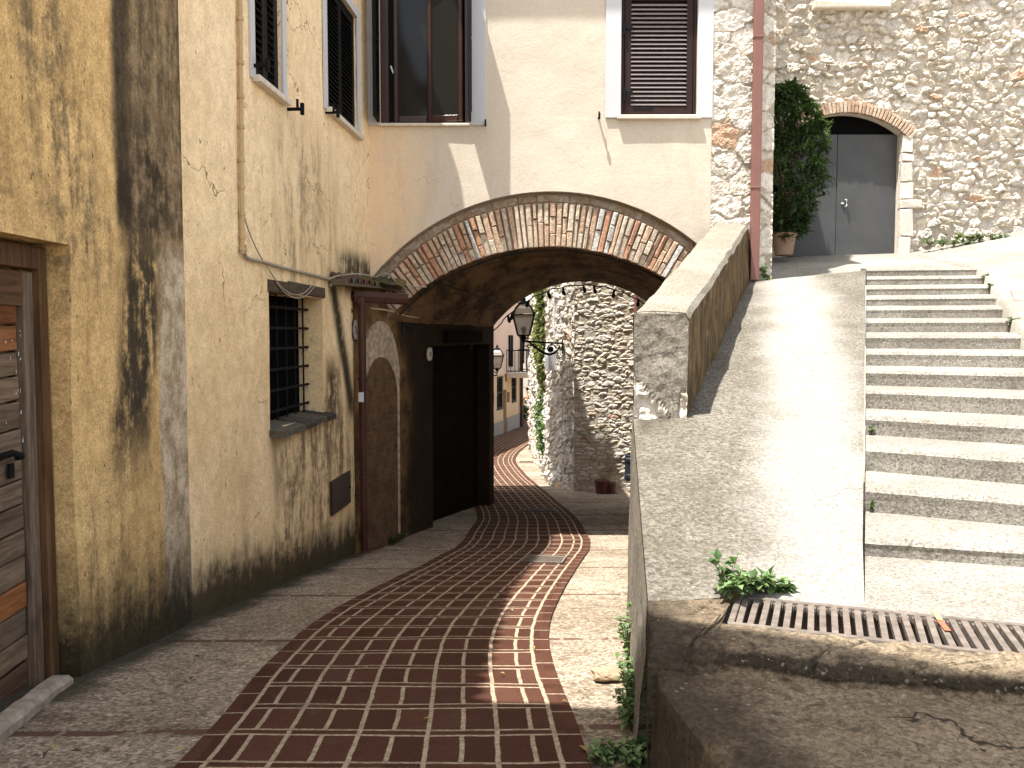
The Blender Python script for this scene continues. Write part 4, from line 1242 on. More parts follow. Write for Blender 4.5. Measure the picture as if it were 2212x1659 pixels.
stair = thing('stepped_path', 'long flight of worn sloping concrete steps beside the ramp, pale treads and grey risers', 'stairs', LBt[14])
for i in order:
    sm = MB(); n = 60; prof = []
    top0, top1 = LT[i], RT[i]
    if i > 1:
        bk0 = LBt[i - 1]; bk1 = RT[i - 1] + Vector((0, 0, LBt[i - 1].z - LT[i - 1].z))
    else:
        bk0 = LT[1] + Vector((.06, .32, .035)); bk1 = RT[1] + Vector((.06, .32, .035))
    R = [[] for _ in range(6)]
    for k in range(n + 1):
        t = k / n; f = top0.lerp(top1, t); b = bk0.lerp(bk1, t)
        dv = (b - f); inw = Vector((dv.x, dv.y, 0)).normalized()
        wv = .012 * mnoise.noise(Vector((f.x * 4, f.y * 4, i * 3.7))) + .010 * mnoise.noise(Vector((f.x * 14, f.y * 14, i * 1.3))) + .022 * max(0, mnoise.noise(Vector((f.x * 9, f.y * 9, i * 7.1))) - .35)
        hz = LT[i].z - LBt[i].z
        R[0].append(f - Z * (hz + .12) + inw * .012); R[1].append(f - Z * (hz * .5) + inw * (.006 + wv)); R[2].append(f - Z * .022 + inw * (wv)); R[3].append(f + inw * (.022 + wv) + Z * (wv * .6))
        R[4].append(f.lerp(b, .5) + Z * (wv * .8 + .004)); R[5].append(b + inw * .05 + Z * .002)
    sm.grid(R)
    sm.poly([R[k][0] for k in range(6)] + [R[5][0] - Z * .2]); sm.poly([R[k][n] for k in range(6)] + [R[5][n] - Z * .2])
    obj('step', sm, M['step'], stair, smooth=False)

# sloping ground to the right of the steps, running up to the stone house
ug = MB(); rows_u = []
zr = at_y(2212, 495, YS).z; xr_ = at_y(2212, 495, YS).x; xl_ = at_y(1975, 545, YS).x; zl_ = at_y(1975, 545, YS).z
def wall_foot(x):
    if x < xl_: return zdoor + (zl_ - zdoor) * max(0, min(1, (x - 3.9) / (xl_ - 3.9)))
    return zl_ + (zr - zl_) * (x - xl_) / (xr_ - xl_)
for i in order:
    r = []
    for k in range(9):
        t = (0, .1, .3, .6, 1, 1.6, 2.4, 3.5, 5)[k]; p = RT[i] + dirv(i) * t
        p = Vector((p.x, RT[i].y - .25 * t, RT[i].z + .01 + .06 * t + .02 * mnoise.noise(p * .9)))
        if k == 0: r.append(p + Vector((-.03, -.02, -.3)))
        r.append(p)
    rows_u.append(r)
for f in (.35, .7, 1.0, 1.2):
    r = []
    for k in range(9):
        t = (0, .1, .3, .6, 1, 1.6, 2.4, 3.5, 5)[k]; x = RT[1].x + t * .99
        ya = RT[1].y - .25 * t; za = RT[1].z + .01 + .06 * t
        y = ya + (YS - ya) * f; z = za + (wall_foot(x) - za) * f
        if k == 0: r.append(Vector((x - .03, y, z - .3)))
        r.append(Vector((x, y, z + .015 * mnoise.noise(Vector((x, y, 5))))))
    rows_u.append(r)
ug.grid(rows_u)
# plateau strip behind the top step
pr = []
for f in (-.02, .12, .5, .97, 1.2):
    r = []
    for k in range(-10, 11):
        a = LT[1].lerp(RT[1], k / 8) + Vector((.06, .28, .024)); b = Vector((a.x, YS, wall_foot(a.x)))
        if k < 0: a.z -= (LT[1].z - .71) * (-k / 10) ** 1.2
        if k > 7: a.z -= .02; b.z -= .012
        r.append(a.lerp(b, min(f, 1)) + Y * max(0, f - 1) - Z * (.07 if f < 0 else 0))
    pr.append(r)
ug.grid(pr)
tag(obj('upper_path', ug, M['step'], smooth=True), kind='structure')

# retaining wall under the ramp edge
rt = MB(); P = []
nst = 30
pa = [A + (A - E1).normalized() * .03] + [A.lerp(E1, k / nst) for k in range(nst + 1)]
for lev in range(9):
    r = []
    for k, p in enumerate(pa):
        zb = street_h(p.y) - .1; zt = p.z + .004
        z = zt + (zb - zt) * lev / 8
        off = .012 * mnoise.noise(Vector((p.y * 3, z * 3, 2))) + .012 * mnoise.noise(Vector((p.y * 11, z * 11, 2))) - .006
        r.append(Vector((p.x - .004 - .03 * lev / 8 + off * (lev > 0), p.y, z)))
    P.append(r)
rt.grid(P)
hid = [E1, Vector((PFL.x, PFL.y, E1.z)), Vector((PBL.x, PBL.y, -.5))]
q0, q1 = Vector((E1.x - .004, E1.y, 0)), Vector((PBL.x, YF, 0))
rt.grid([[q0.lerp(q1, k / 8) + Z * (-.6 + .7 * k / 8 * 1.2) for k in range(9)], [q0.lerp(q1, k / 8) + Z * -4.2 for k in range(9)]])
o = obj('retaining_wall', rt, M['parapet']); tag(o, 'low rough wall holding up the ramp above the brick lane, weeds at its foot', 'wall')

# kerb in front of the grate
kb = MB()
back = [A + Vector((.0, .02, 0)), A.lerp(GLB, .5), GLB + GD * -.03, GLF + GD * -.02, GLF + GD * .3, GLF + GD * .6, GLF + GD * .9, GLF + GD * 1.3, GLF + GD * GLEN]
front = [at_z(1402, 1352, ZL), at_z(1402, 1396, ZL), at_z(1470, 1400, ZL), at_z(1545, 1404, ZL), at_z(1675, 1421, ZL), at_z(1825, 1442, ZL), at_z(1988, 1452, ZL), at_z(2142, 1466, ZL), at_z(2480, 1500, ZL)]
bk = resample(back, 160); fr_ = resample(front, 160)
rws = []
for f, dz, o in ((0, 0, 0), (.12, .004, 0), (.5, .006, 0), (.8, .002, 0), (.93, -.010, 0), (1.0, -.032, .0), (1.02, -.060, .0), (1.02, -.25, 0)):
    r = []
    for k in range(161):
        p = bk[k].lerp(fr_[k], f)
        crack = 0
        for c in (13.3, 27.2, 38.7, 50.5): crack = max(crack, 1 - abs(k / 2.5 - c - .8 * math.sin(f * 5 + c)) / .45)
        nz = .014 * mnoise.noise(p * 6) + .009 * mnoise.noise(p * 17) + .006 * mnoise.noise(p * 41)
        r.append(p + Vector((0, 0, dz + nz - max(0, crack) * .02)) + Vector((0, -1, 0)) * (mnoise.noise(p * 5 + Z * dz * 20) * .018 if f > .8 else 0))
    rws.append(r)
kb.grid(rws)
kb.poly([r[0] for r in rws] + [rws[-1][0] - Z * .6, rws[0][0] - Z * .6])
o = obj('kerb', kb, M['kerb']); tag(o, 'cracked concrete kerb along the near edge of the long rusty drain grate', 'kerb')

# broad lower step at the bottom right
ls = MB(); ZS = -1.065
lf = [at_z(1415, 1408, ZS), at_z(1425, 1480, ZS), at_z(1470, 1545, ZS), at_z(1520, 1605, ZS), at_z(1566, 1660, ZS), at_z(1700, 1850, ZS)]
lf = resample(lf, 30)
cols = []
grid = []
for k, p in enumerate(lf):
    r = []
    zb = street_h(p.y) - .2
    base = Vector((.455 + .012 * mnoise.noise(Vector((p.y * 4, 0, 0))), p.y - .02, 0))
    for f in (1.0, .75, .5, .25):
        q = base.lerp(Vector((p.x, p.y, 0)), (1 - f) * .9); r.append(Vector((q.x, q.y, ZS + (zb - ZS) * f)) + Vector((.02 * mnoise.noise(Vector((p.y * 5, f * 5, 1))), 0, 0)))
    r.append(Vector((p.x - .004, p.y, ZS - .035)))
    for j in range(71):
        t = (j / 70) ** 1.2
        q = Vector((p.x + t * 2.6, p.y - t * .28 * (1 - k / 30), ZS))
        q.z += .012 * mnoise.noise(q * 3) + .009 * mnoise.noise(q * 9) + .006 * mnoise.noise(q * 25) - (.012 if j == 0 else 0)
        r.append(q)
    grid.append(r)
ls.grid(grid)
o = obj('concrete_step', ls, M['kerb']); tag(o, 'broad worn concrete step at the lane edge, shaded, below the kerb and grate', 'step')

# drain grate
gr = thing('drain_grate', 'long rusty bar grate set across the foot of the ramp and steps', 'drain grate', GLF)
pit = MB()
zp = ZL - .22
c = [GLF, GLF + GD * GLEN, GLF + GD * GLEN + GN * GDEP, GLF + GN * GDEP]
for i in range(4):
    a, b = c[i], c[(i + 1) % 4]
    pit.poly([a + Z * .0, b + Z * .0, Vector((b.x, b.y, zp)), Vector((a.x, a.y, zp))])
nb = 40
pit.grid([[GLF + GD * (GLEN * i / nb) + GN * (GDEP * j / 6) + Vector((0, 0, zp - ZL + .05 * abs(mnoise.noise(Vector((i * .6, j * .9, 0)))) + .05 * max(0, mnoise.noise(Vector((i * .23, j * .5, 7)))))) for i in range(nb + 1)] for j in range(7)])
obj('channel', pit, M['soil'], gr)
rim = MB()
for a, b, off in ((GLF, GLF + GD * GLEN, 0), (GLF + GN * GDEP, GLF + GN * GDEP + GD * GLEN, 0)):
    mid = (a + b) / 2; s = 1 if a == GLF else -1
    rim.bevbox(mid + GN * (.012 * s) - Z * .012, (GD, GN, Z), (GLEN / 2, .011, .016), .003)
rim.bevbox(GLF + GD * .010 + GN * GDEP / 2 - Z * .012, (GN, GD, Z), (GDEP / 2 - .022, .011, .016), .003)
obj('rim', rim, M['rust'], gr)
nbar = int(GLEN / .039)
bar0 = None
for i in range(nbar):
    s = .036 + i * .039
    if bar0 is None:
        b = MB()
        bw = .0105; hl = GDEP / 2 - .020
        b.bevbox((0, 0, 0), (X, Y, Z), (bw, hl, .013), .004)
        b.box((0, hl - .012, -.004), (X, Y, Z), (bw + .006, .012, .010))
        bar0 = obj('bar', b, M['rust'], gr); o = bar0
    else:
        o = bar0.copy(); COL.objects.link(o)
    o.location = GLF + GD * s + GN * GDEP / 2 - Z * (.011 + random.uniform(0, .003)) - gr.location
    sk = random.uniform(-.02, .02) + (.05 if 16 < i < 24 else 0) * .5
    o.rotation_euler = (random.uniform(-.006, .006), 0, math.atan2(GN.y, GN.x) - math.pi / 2 + sk)
def barpt(u, v): return at_z(u, v, ZL + .006)
mk = MB(); a, b = barpt(2030, 1340), barpt(2048, 1362); d = (b - a); nn = Vector((-d.y, d.x, 0)).normalized() * .010
mk.poly([a - nn, a + nn, b + nn, b - nn]); obj('paint_mark', mk, M['redmark'], gr)
mk = MB(); a, b = barpt(2018, 1318), barpt(2030, 1338); mk.poly([a - nn * .9, a + nn * .9, b + nn * .9, b - nn * .9]); obj('paint_mark', mk, M['ymark'], gr)

# parapet
def mat_side():
    n = NT('brown_streaked_render')  # browner and darker than the parapet front, with streaks
    st = n.noise(1.0, 6, .75, n.scale(n.pos(), (5, 5, 2.6)), 1.2); g = n.noise(14, 6, .75)
    c = n.mix(n.ramp(st, .36, .62), (.17, .112, .052), (.062, .042, .022))
    c = n.mix(n.ramp(n.noise(1.0, 4, .7, n.scale(n.pos(), (20, 20, 5)), .5), .62, .70, 0, .85), c, (.42, .33, .22))
    c = n.mix(n.ramp(g, .5, .7, 0, .6), c, (.05, .036, .02))
    return n.done(c, .95, n.bump(n.m('ADD', st, g), .8, .02), .1)
pp = MB(); NP = 24; P = []
def wob(p, a): return Vector((mnoise.noise(p * 2.3), mnoise.noise(p * 2.3 + Vector((9, 0, 0))), mnoise.noise(p * 2.3 + Vector((0, 9, 0))))) * a + Vector((mnoise.noise(p * 9), mnoise.noise(p * 9 + X * 4), mnoise.noise(p * 9 + Y * 4))) * a * .5
for k in range(NP + 1):
    t = k / NP
    a, b = PFL.lerp(PBL, t), PFR.lerp(PBR, t); rb = PF_base_r.lerp(PB_base_r, t)
    w = (b - a)
    ring = [Vector((a.x, a.y, E1.z - .2 + (rb.z - PF_base_r.z))), Vector((a.x, a.y, (a.z + E1.z) / 2 + .0)), a - Z * .045, a + w * .06 - Z * .006, a + w * .35, a + w * .65, a + w * .93 - Z * .006, b - Z * .05]
    for f in (.15, .3, .45, .6, .75, .9, 1.1): ring.append(Vector((b.x + (rb.x - b.x) * f, b.y, b.z + (rb.z - b.z) * f)))
    P.append([p + wob(p, .016) for p in ring])
pp.grid([r[:8] for r in P])
side = MB(); side.grid([r[7:] for r in P])
ids = []
front = P[0]
# front end as a small height field of broken concrete
nx, nz_ = 26, 40
fl, frr = Vector((PFL.x, PFL.y, 0)), Vector((PFR.x, PFR.y, 0))
F = []
for j in range(nz_ + 1):
    r = []
    for i in range(nx + 1):
        t = i / nx; s = j / nz_
        top = PFL.lerp(PFR, t); bot = Vector((PFL.x + (PF_base_r.x - PFL.x) * t, PFL.y, E1.z - .06 + (PF_base_r.z - .0 - E1.z) * t))
        p = bot.lerp(top - Z * .012, s)
        rgh = .010 * mnoise.noise(p * 7) + .006 * mnoise.noise(p * 22)
        brk = max(0, min(1, (.50 - s - t * .5 + .16 * mnoise.noise(p * 5)) * 8))      # corner broken away, rubble exposed
        brk2 = max(0, min(1, (.36 - s) * 6)) * max(0, min(1, (t - .84) * 12))
        d = -rgh + .035 * max(brk, brk2)
        if j == nz_ or i in (0, nx): d = 0 if i else d * .4
        r.append(p + Vector((0, d, 0)))
    for i, p in enumerate(r):
        t = i / nx; s = j / nz_
        if max((.52 - s - t * .52 + .18 * mnoise.noise(p * 5)) * 8, min((.36 - s) * 6, (t - .86) * 12)) > .3: p.y -= .055 * abs(mnoise.noise(p * 8)) + .03 * abs(mnoise.noise(p * 21))
    F.append(r)
prof_ = [Vector(p) + Y * .004 for p in P[0][2:8]]
prof_ = resample(prof_, nx); nz_ += 1; F.append(prof_)
core = MB(); fid = {}
for j in range(nz_):
    for i in range(nx):
        q = [F[j][i], F[j][i + 1], F[j + 1][i + 1], F[j + 1][i]]; c_ = sum(q, Vector()) / 4
        t, s = (i + .5) / nx, (j + .5) / nz_
        bk1 = (.52 - s - t * .52 + .18 * mnoise.noise(c_ * 5)) * 8; bk2 = min((.36 - s) * 6, (t - .86) * 12)
        tgt = core if max(bk1, bk2) > .5 else pp
        ids = []
        for a, b in ((j, i), (j, i + 1), (j + 1, i + 1), (j + 1, i)):
            key = (tgt is core, a, b)
            if key not in fid: fid[key] = tgt.vert(F[a][b])
            ids.append(fid[key])
        tgt.face(ids)
par = obj('parapet', pp, M['parapet'])
obj('streaked_side', side, mat_side(), par); obj('rubble_core', core, plain('broken_rubble', (.60, .54, .45), .95, .35, 22, 1.0), par)
tag(par, 'sloping concrete parapet between the ramp and the lane, its end broken to show white rubble', 'parapet wall')
def rock(c, s, seed, mat, name, parent=None, flat=1.0, amp=.25, sub=3):
    bmm = bmesh.new(); bmesh.ops.create_icosphere(bmm, subdivisions=sub, radius=1)
    for v in bmm.verts:
        n_ = mnoise.noise(v.co * 1.3 + Vector((seed, 0, 0))) * amp + mnoise.noise(v.co * 4 + Vector((seed, 3, 0))) * amp * .35
        v.co = v.co * (1 + n_); v.co = Vector((v.co.x * s[0], v.co.y * s[1], v.co.z * s[2] * flat))
    me = bpy.data.meshes.new(name); bmm.to_mesh(me); bmm.free(); me.materials.append(mat)
    o = bpy.data.objects.new(name, me); COL.objects.link(o)
    o.location = c
    if parent: o.parent = parent; o.location = Vector(c) - parent.location
    return o
# ================================================================== STONE HOUSE
sh = thing('stone_house', 'rubble stone house with a grey arched door and a red-brown downpipe', 'house', (4.5, YS, zdoor))
xs0 = 2.9
xj = at_y(1936, 500, YS).x; xo = at_y(1700, 400, YS).x
cr = at_y(1848, 246, YS); sp_r = at_y(1957, 290, YS)
xm = (xj + xo) / 2 + .02; hw = (xj - xm) + .03
rise = cr.z - sp_r.z; RA = (hw * hw + rise * rise) / (2 * rise); ca = cr.z - RA
def arch_top(x): return ca + np.sqrt(np.maximum(0, RA * RA - (x - xm) ** 2))
def dmask(u, z): return (np.abs(u - xm) < hw) & (z < arch_top(u)) & (z > -5)
def wf(x): return wall_foot(x)
quo = lambda U, Z: 0 * U
field('rubble_wall', (0, YS, 0), X, -Y, xs0, 9.2, .95, 6.4, .0165, .21, .125, 4, M['stone'], sh, mask=dmask, amp=.042, brick=.014, gap=.13)
jb = MB(); prev = None
for a in np.linspace(-1, 1, 31):
    x = xm + hw * a; z = float(arch_top(np.array(x)))
    p = (x, YS - .02, z); q = (x, YS + .16, z)
    if prev: jb.poly([prev[0], p, q, prev[1]])
    prev = (p, q)
for x in (xm - hw, xm + hw):
    z = float(arch_top(np.array(x)))
    jb.poly([(x, YS - .02, .95), (x, YS + .16, .95), (x, YS + .16, z), (x, YS - .02, z)])
obj('door_reveal', jb, M['sill'], sh)
va = MB(); n = 40; half = math.asin(hw / RA) * 1.16
for k in range(n):
    t = -half + 2 * half * (k + .5) / n; d = Vector((math.sin(t), 0, math.cos(t))); tg = Vector((d.z, 0, -d.x))
    c0 = random.choice([(.44, .31, .21), (.50, .38, .27), (.40, .26, .175), (.52, .42, .32), (.46, .33, .23)])
    va.bevbox(Vector((xm, YS - .030 + random.uniform(-.006, .006), ca)) + d * (RA + .085), (tg, Y, d), (half * RA / n * .93 / 1.0 - .003, .06, .083), .006, c0, 0, .003)
obj('door_arch', va, M['voussoir'], sh)
bw_ = MB(); bw_.poly([(xs0, YS + .45, .8), (9.2, YS + .45, .8), (9.2, YS + .45, 6.4), (xs0, YS + .45, 6.4)]); obj('light_stop_sheet', bw_, M['black'], sh)  # unseen black sheet added behind the front to block light
qn = MB()
zz = zdoor + .02; k = 0
for hgt, wd in ((.30, .17), (.42, .20), (.14, .34), (.26, .19), (.30, .16), (.13, .18), (.28, .17)):
    qn.bevbox((xm + hw + wd / 2 - .004, YS - .02, zz + hgt / 2), (X, Y, Z), (wd / 2, .055, hgt / 2 - .008), .014, (.60 + .04 * (k % 2), .55, .46), 0, .012); zz += hgt; k += 1
obj('quoin', qn, M['stone'], sh)
dm = MB()
ztr = at_y(1860, 287, YS).z
xs_ = at_y(1812, 450, YS).x
yd = YS + .13
for a, b in ((xm - hw + .005, xs_ - .003), (xs_ + .003, xm + hw - .005)):
    dm.bevbox(((a + b) / 2, yd, (zdoor + ztr) / 2 + .01), (X, Y, Z), ((b - a) / 2, .02, (ztr - zdoor) / 2 - .01), .004)
dd_ = obj('door', dm, M['door_grey'], sh)
tp = MB(); pts = [(xm - hw, yd - .005, ztr + .005), (xm + hw, yd - .005, ztr + .005)]
for a in np.linspace(1, -1, 21): pts.append((xm + hw * a, yd - .005, float(arch_top(np.array(xm + hw * a))) + .01))
tp.poly(pts); obj('lunette', tp, M['black'], dd_)
hd = MB(); q = at_y(1822, 440, yd - .02); hd.tube([q + Vector((.03, 0, .06)), q + Vector((.03, -.05, .05)), q + Vector((.03, -.05, -.04)), q + Vector((.03, 0, -.05))], .010, 8); hd.lathe(q + Vector((-.02, -.01, .0)), [(.018, -.01), (.022, .0), (.018, .012)], 10)
obj('door_handle', hd, M['utility'], dd_)
# upper window: only its sill and dark bottom edge reach into the frame
wl = MB(); a, b = at_y(1752, 20, YS), at_y(1917, 20, YS)
wl.poly([(a.x + .05, YS + .02, a.z), (b.x - .05, YS + .02, a.z), (b.x - .05, YS + .02, a.z + 1.3), (a.x + .05, YS + .02, a.z + 1.3)])
uw = obj('window', wl, M['black'], sh)
sl = MB(); sl.bevbox(((a.x + b.x) / 2, YS - .05, a.z + .03), (X, Y, Z), ((b.x - a.x) / 2, .10, .055), .015, None, 0, .004); obj('sill', sl, M['sill'], uw)
# corner pillar of big blocks next to the plaster front
x0p, x1p = xr + .0, at_y(1668, 500, YF).x
field('corner_pillar', (0, YF + .01, 0), X, -Y, x0p, x1p, -.75, 6.4, .016, .42, .26, 9, M['stone'], sh, amp=.022, brick=.10, gap=.05, pal=[(.66, .61, .52), (.61, .55, .46), (.69, .63, .54), (.57, .50, .41)])
sd = MB(); sd.poly([(x1p, YF + .01, -1), (x1p, YS, -1), (x1p, YS, 6.4), (x1p, YF + .01, 6.4)]); obj('side_wall', sd, M['sill'], sh)
rfm = MB(); slab(rfm, [(x0p - .0, YF - .35 + .3, 0), (x1p + .1, YF - .05, 0), (x1p + .1, YS - .3, 0), (9.4, YS - .3, 0), (9.4, YS + 4, 0), (x0p, YS + 4, 0)], 6.42, .14); obj('roof', rfm, bpy.data.materials['roof_clay'], sh)
# square red-brown downpipe
pt0, pt1 = at_y(1642, -150, YF - .10), at_y(1628.5, 606, YF - .10)
dp = MB(); ax = (pt0 - pt1).normalized(); sx = ax.cross(Y).normalized()
dp.bevbox((pt0 + pt1) / 2, (sx, Y, ax), (.056, .045, (pt0 - pt1).length / 2), .008)
for t in (.27, .70): dp.bevbox(pt1.lerp(pt0, t), (sx, Y, ax), (.063, .052, .012), .003)
obj('downpipe', dp, M['pinkpipe'], sh)

# ================================================================== POTTED SHRUB
pc = at_y(1693, 553, YS - .55); pc.z = zdoor - .02
ps = thing('potted_shrub', 'tall dense laurel in a terracotta pot standing before the grey door', 'plant', pc)
m = MB(); m.lathe(pc, [(.0, 0), (.12, 0), (.13, .02), (.17, .27), (.19, .28), (.195, .32), (.175, .33), (.15, .30), (.0, .28)], 24); obj('pot', m, M['terracotta'], ps, smooth=True)
m = MB()
for k in range(5):
    a = k * 1.3; m.tube([pc + Vector((.03 * math.cos(a), .03 * math.sin(a), .35)), pc + Vector((.10 * math.cos(a), .08 * math.sin(a), 1.0)), pc + Vector((.2 * math.cos(a), .15 * math.sin(a), 1.7)), pc + Vector((.16 * math.cos(a + .4), .1, 2.25))], [.022, .018, .012, .006], 6)
obj('stem', m, M['stem'], ps)
def leaf(mb, p, d, up, L, W, col, fold=.25):
    d = Vector(d).normalized(); s = d.cross(up)
    if s.length < 1e-3: s = d.cross(X)
    s.normalize(); n_ = s.cross(d).normalized()
    a = mb.vert(p); b = mb.vert(p + d * L * .45 + s * W * .5 + n_ * W * fold); c = mb.vert(p + d * L - n_ * L * .12); e = mb.vert(p + d * L * .45 - s * W * .5 + n_ * W * fold); f = mb.vert(p + d * L * .5)
    mb.face((a, b, f), col); mb.face((b, c, f), col); mb.face((c, e, f), col); mb.face((e, a, f), col)
m = MB(); rl = random.Random(8)
ctop = at_y(1715, 185, YS - .55).z
prof = [(0.24, .15), (.6, .31), (1.1, .42), (1.5, .47), (1.85, .40), (2.15, .30), (2.4, .17), (ctop - pc.z, .03)]
def prad(z):
    for (z0, r0), (z1, r1) in zip(prof, prof[1:]):
        if z0 <= z <= z1: return r0 + (r1 - r0) * (z - z0) / (z1 - z0)
    return .02
for _ in range(640):
    z = rl.uniform(.26, prof[-1][0]); a = rl.uniform(0, 2 * math.pi)
    R = prad(z) * (1 + .5 * mnoise.noise(Vector((math.cos(a) * 1.8, math.sin(a) * 1.8, z * 2.2)))) * math.sqrt(rl.uniform(.25, 1.15))
    c = pc + Vector((R * math.cos(a) * 1.12 + .05, R * math.sin(a) * .9, z))
    out = Vector((math.cos(a), math.sin(a), rl.uniform(-.1, .9))).normalized()
    for k in range(9):
        d = out * .9 + Vector((rl.uniform(-1, 1), rl.uniform(-1, 1), rl.uniform(-1, .8)))
        g_ = rl.random() ** 1.3 * (.55 + .45 * min(1, R / max(.05, prad(z))))
        leaf(m, c + Vector((rl.uniform(-.05, .05), rl.uniform(-.05, .05), rl.uniform(-.05, .05))), d, Z, rl.uniform(.09, .15), rl.uniform(.034, .055), (g_, g_, g_))
obj('foliage', m, M['leaf'], ps)
# ================================================================== BEYOND THE ARCHWAY
# stone wall tower (three faces)
YC = 17.75
cw = thing('stone_wall', 'tall rubble stone wall with an angled corner seen through the archway, partly in shade', 'wall', at_y(1300, 1066, YC))
xc0 = at_y(1240, 800, YC).x
field('wall_face', (0, YC, 0), X, -Y, xc0, 4.6, -3.6, 2.6, .018, .22, .082, 12, M['stone'], cw, amp=.017, brick=.012, gap=.12, mortar=(.46, .39, .29), pal=[(.64, .57, .47), (.57, .50, .40), (.68, .62, .53), (.55, .46, .35)])
pB0 = at_street(1197, 1058); pB0 = Vector((at_y(1190, 1058, 18.75).x, 18.75, 0)); pB1 = Vector((xc0, YC, 0))
db = (pB1 - pB0); Lb = db.length; db.normalize()
field('wall_face', pB0, db, Vector((db.y, -db.x, 0)), 0, Lb + .02, -3.7, 2.6, .024, .22, .14, 15, M['stone'], cw, amp=.04, brick=.02, gap=.12)
pA1 = pB0; pA0 = Vector((at_y(1147, 945, 27.5).x, 27.5, 0)); da = pA1 - pA0; La = da.length; da.normalize()
ivw = thing('stone_wall', 'long pale stone wall along the lane beyond the archway, ivy hanging down it', 'wall', Vector((pA0.x, pA0.y, -3.7)))
field('wall_face', pA0, da, Vector((da.y, -da.x, 0)), 0, La + .02, -4.0, 2.9, .05, .30, .2, 18, M['stone'], ivw, amp=.08, brick=.02, gap=.12)
bk = MB(); bk.poly([(pA0.x, pA0.y, -4), (pA0.x + 5, pA0.y + .5, -4), (pA0.x + 5, pA0.y + .5, 2.9), (pA0.x, pA0.y, 2.9)]); obj('end_face', bk, M['sill'], ivw)
# red-brown pipe at the right of that wall
p = at_y(1375, 650, YC - .12); m = MB(); m.tube([(p.x, p.y, p.z + 1.5), (p.x, p.y, -3.2)], .05, 10); obj('downpipe', m, M['pinkpipe'], cw)

# ivy
NA_ = Vector((da.y, -da.x, 0))
def ivy(name, label, spots, n, spread, size, seed, mat='ivy', nrm=NA_, cat='ivy', stemlen=None):
    r = random.Random(seed); c0 = sum((Vector(s_[0]) for s_ in spots), Vector()) / len(spots)
    root = thing(name, label, cat, c0, 'plants growing on the stone walls')
    m = MB(); st_ = MB()
    tg = Vector((-nrm.y, nrm.x, 0))
    for c, rx, rz in spots:
        c = Vector(c)
        for _ in range(int(n * rx * rz * 4)):
            a, b = r.gauss(0, .45), r.gauss(0, .45)
            dn = 1 - .5 * (a * a + b * b)
            p = c + tg * a * rx + Z * b * rz + nrm * (r.uniform(.02, .22) * max(.2, dn))
            d = Vector((r.uniform(-1, 1), r.uniform(-1, 1), r.uniform(-1.2, .4))) + nrm * .5
            g_ = r.random(); leaf(m, p, d, nrm + Z * .4, size * r.uniform(.7, 1.3), size * r.uniform(.6, .95), (g_, g_, g_))
    a = Vector(spots[0][0]); b = Vector(spots[-1][0]); st_.tube([a + nrm * .03, a.lerp(b, .5) + nrm * .06, b + nrm * .03], .025, 6)
    obj('foliage', m, M[mat], root); obj('stem', st_, M['stem'], root)
    return root
def onA(u, v): return at_plane(u, v, pA0, NA_)
ivy('ivy', 'big olive green ivy curtain hanging from the top of the pale stone wall', [(onA(1183, 630), .5, .9), (onA(1180, 670), .7, 1.1), (onA(1177, 710), 1.0, .9), (onA(1173, 735), 1.2, .7)], 170, 1, .13, 3)
ivy('ivy', 'narrow ivy strand trailing below the lantern bracket on the stone wall', [(onA(1183, 780), .3, .8), (onA(1182, 810), .22, .6)], 380, 1, .11, 4)
ivy('ivy', 'bright green ivy tuft low on the pale stone wall near the lane', [(onA(1177, 895), .4, .7), (onA(1180, 945), .28, .6)], 380, 1, .10, 5, 'weed')

# litter bin
q = at_y(1367, 1010, YC - .22); m = MB(); m.lathe((q.x, q.y, q.z - .26), [(.0, 0), (.15, .0), (.17, .02), (.175, .13), (.165, .14), (.165, .38), (.18, .40), (.18, .46), (.165, .48), (.17, .52), (.15, .53), (.14, .50), (.0, .49)], 20)
for k in range(14):
    a = 2 * math.pi * k / 14
    m.box((q.x + .178 * math.cos(a), q.y + .178 * math.sin(a), q.z - .26 + .075), ((-math.sin(a), math.cos(a), 1), (math.cos(a), math.sin(a), 0), (math.sin(a), -math.cos(a), 1)), (.020, .006, .020))
    m.box((q.x + .182 * math.cos(a), q.y + .182 * math.sin(a), q.z - .26 + .43), ((-math.sin(a), math.cos(a), 0), (math.cos(a), math.sin(a), 0), (0, 0, 1)), (.014, .006, .018))
lb = obj('litter_bin', m, M['bin'], smooth=False); tag(lb, 'dark cast iron litter bin hung on the stone wall beyond the archway', 'litter bin')
# utility box
q = at_plane(1200, 778, pB0, Vector((db.y, -db.x, 0))); nB = Vector((db.y, -db.x, 0))
m = MB(); m.bevbox(q + nB * .10, (db, nB, Z), (.10, .10, .22), .01); ub = obj('utility_box', m, M['utility']); tag(ub, 'light grey meter box fixed to the stone wall under the lantern bracket', 'utility box')
m = MB(); m.tube([q + nB * .03 + Z * .2, q + nB * .04 + Z * 1.6], .012, 6); m.bevbox(q + nB * .205, (db, nB, Z), (.085, .004, .20), .003); obj('lid', m, M['utility'], ub)

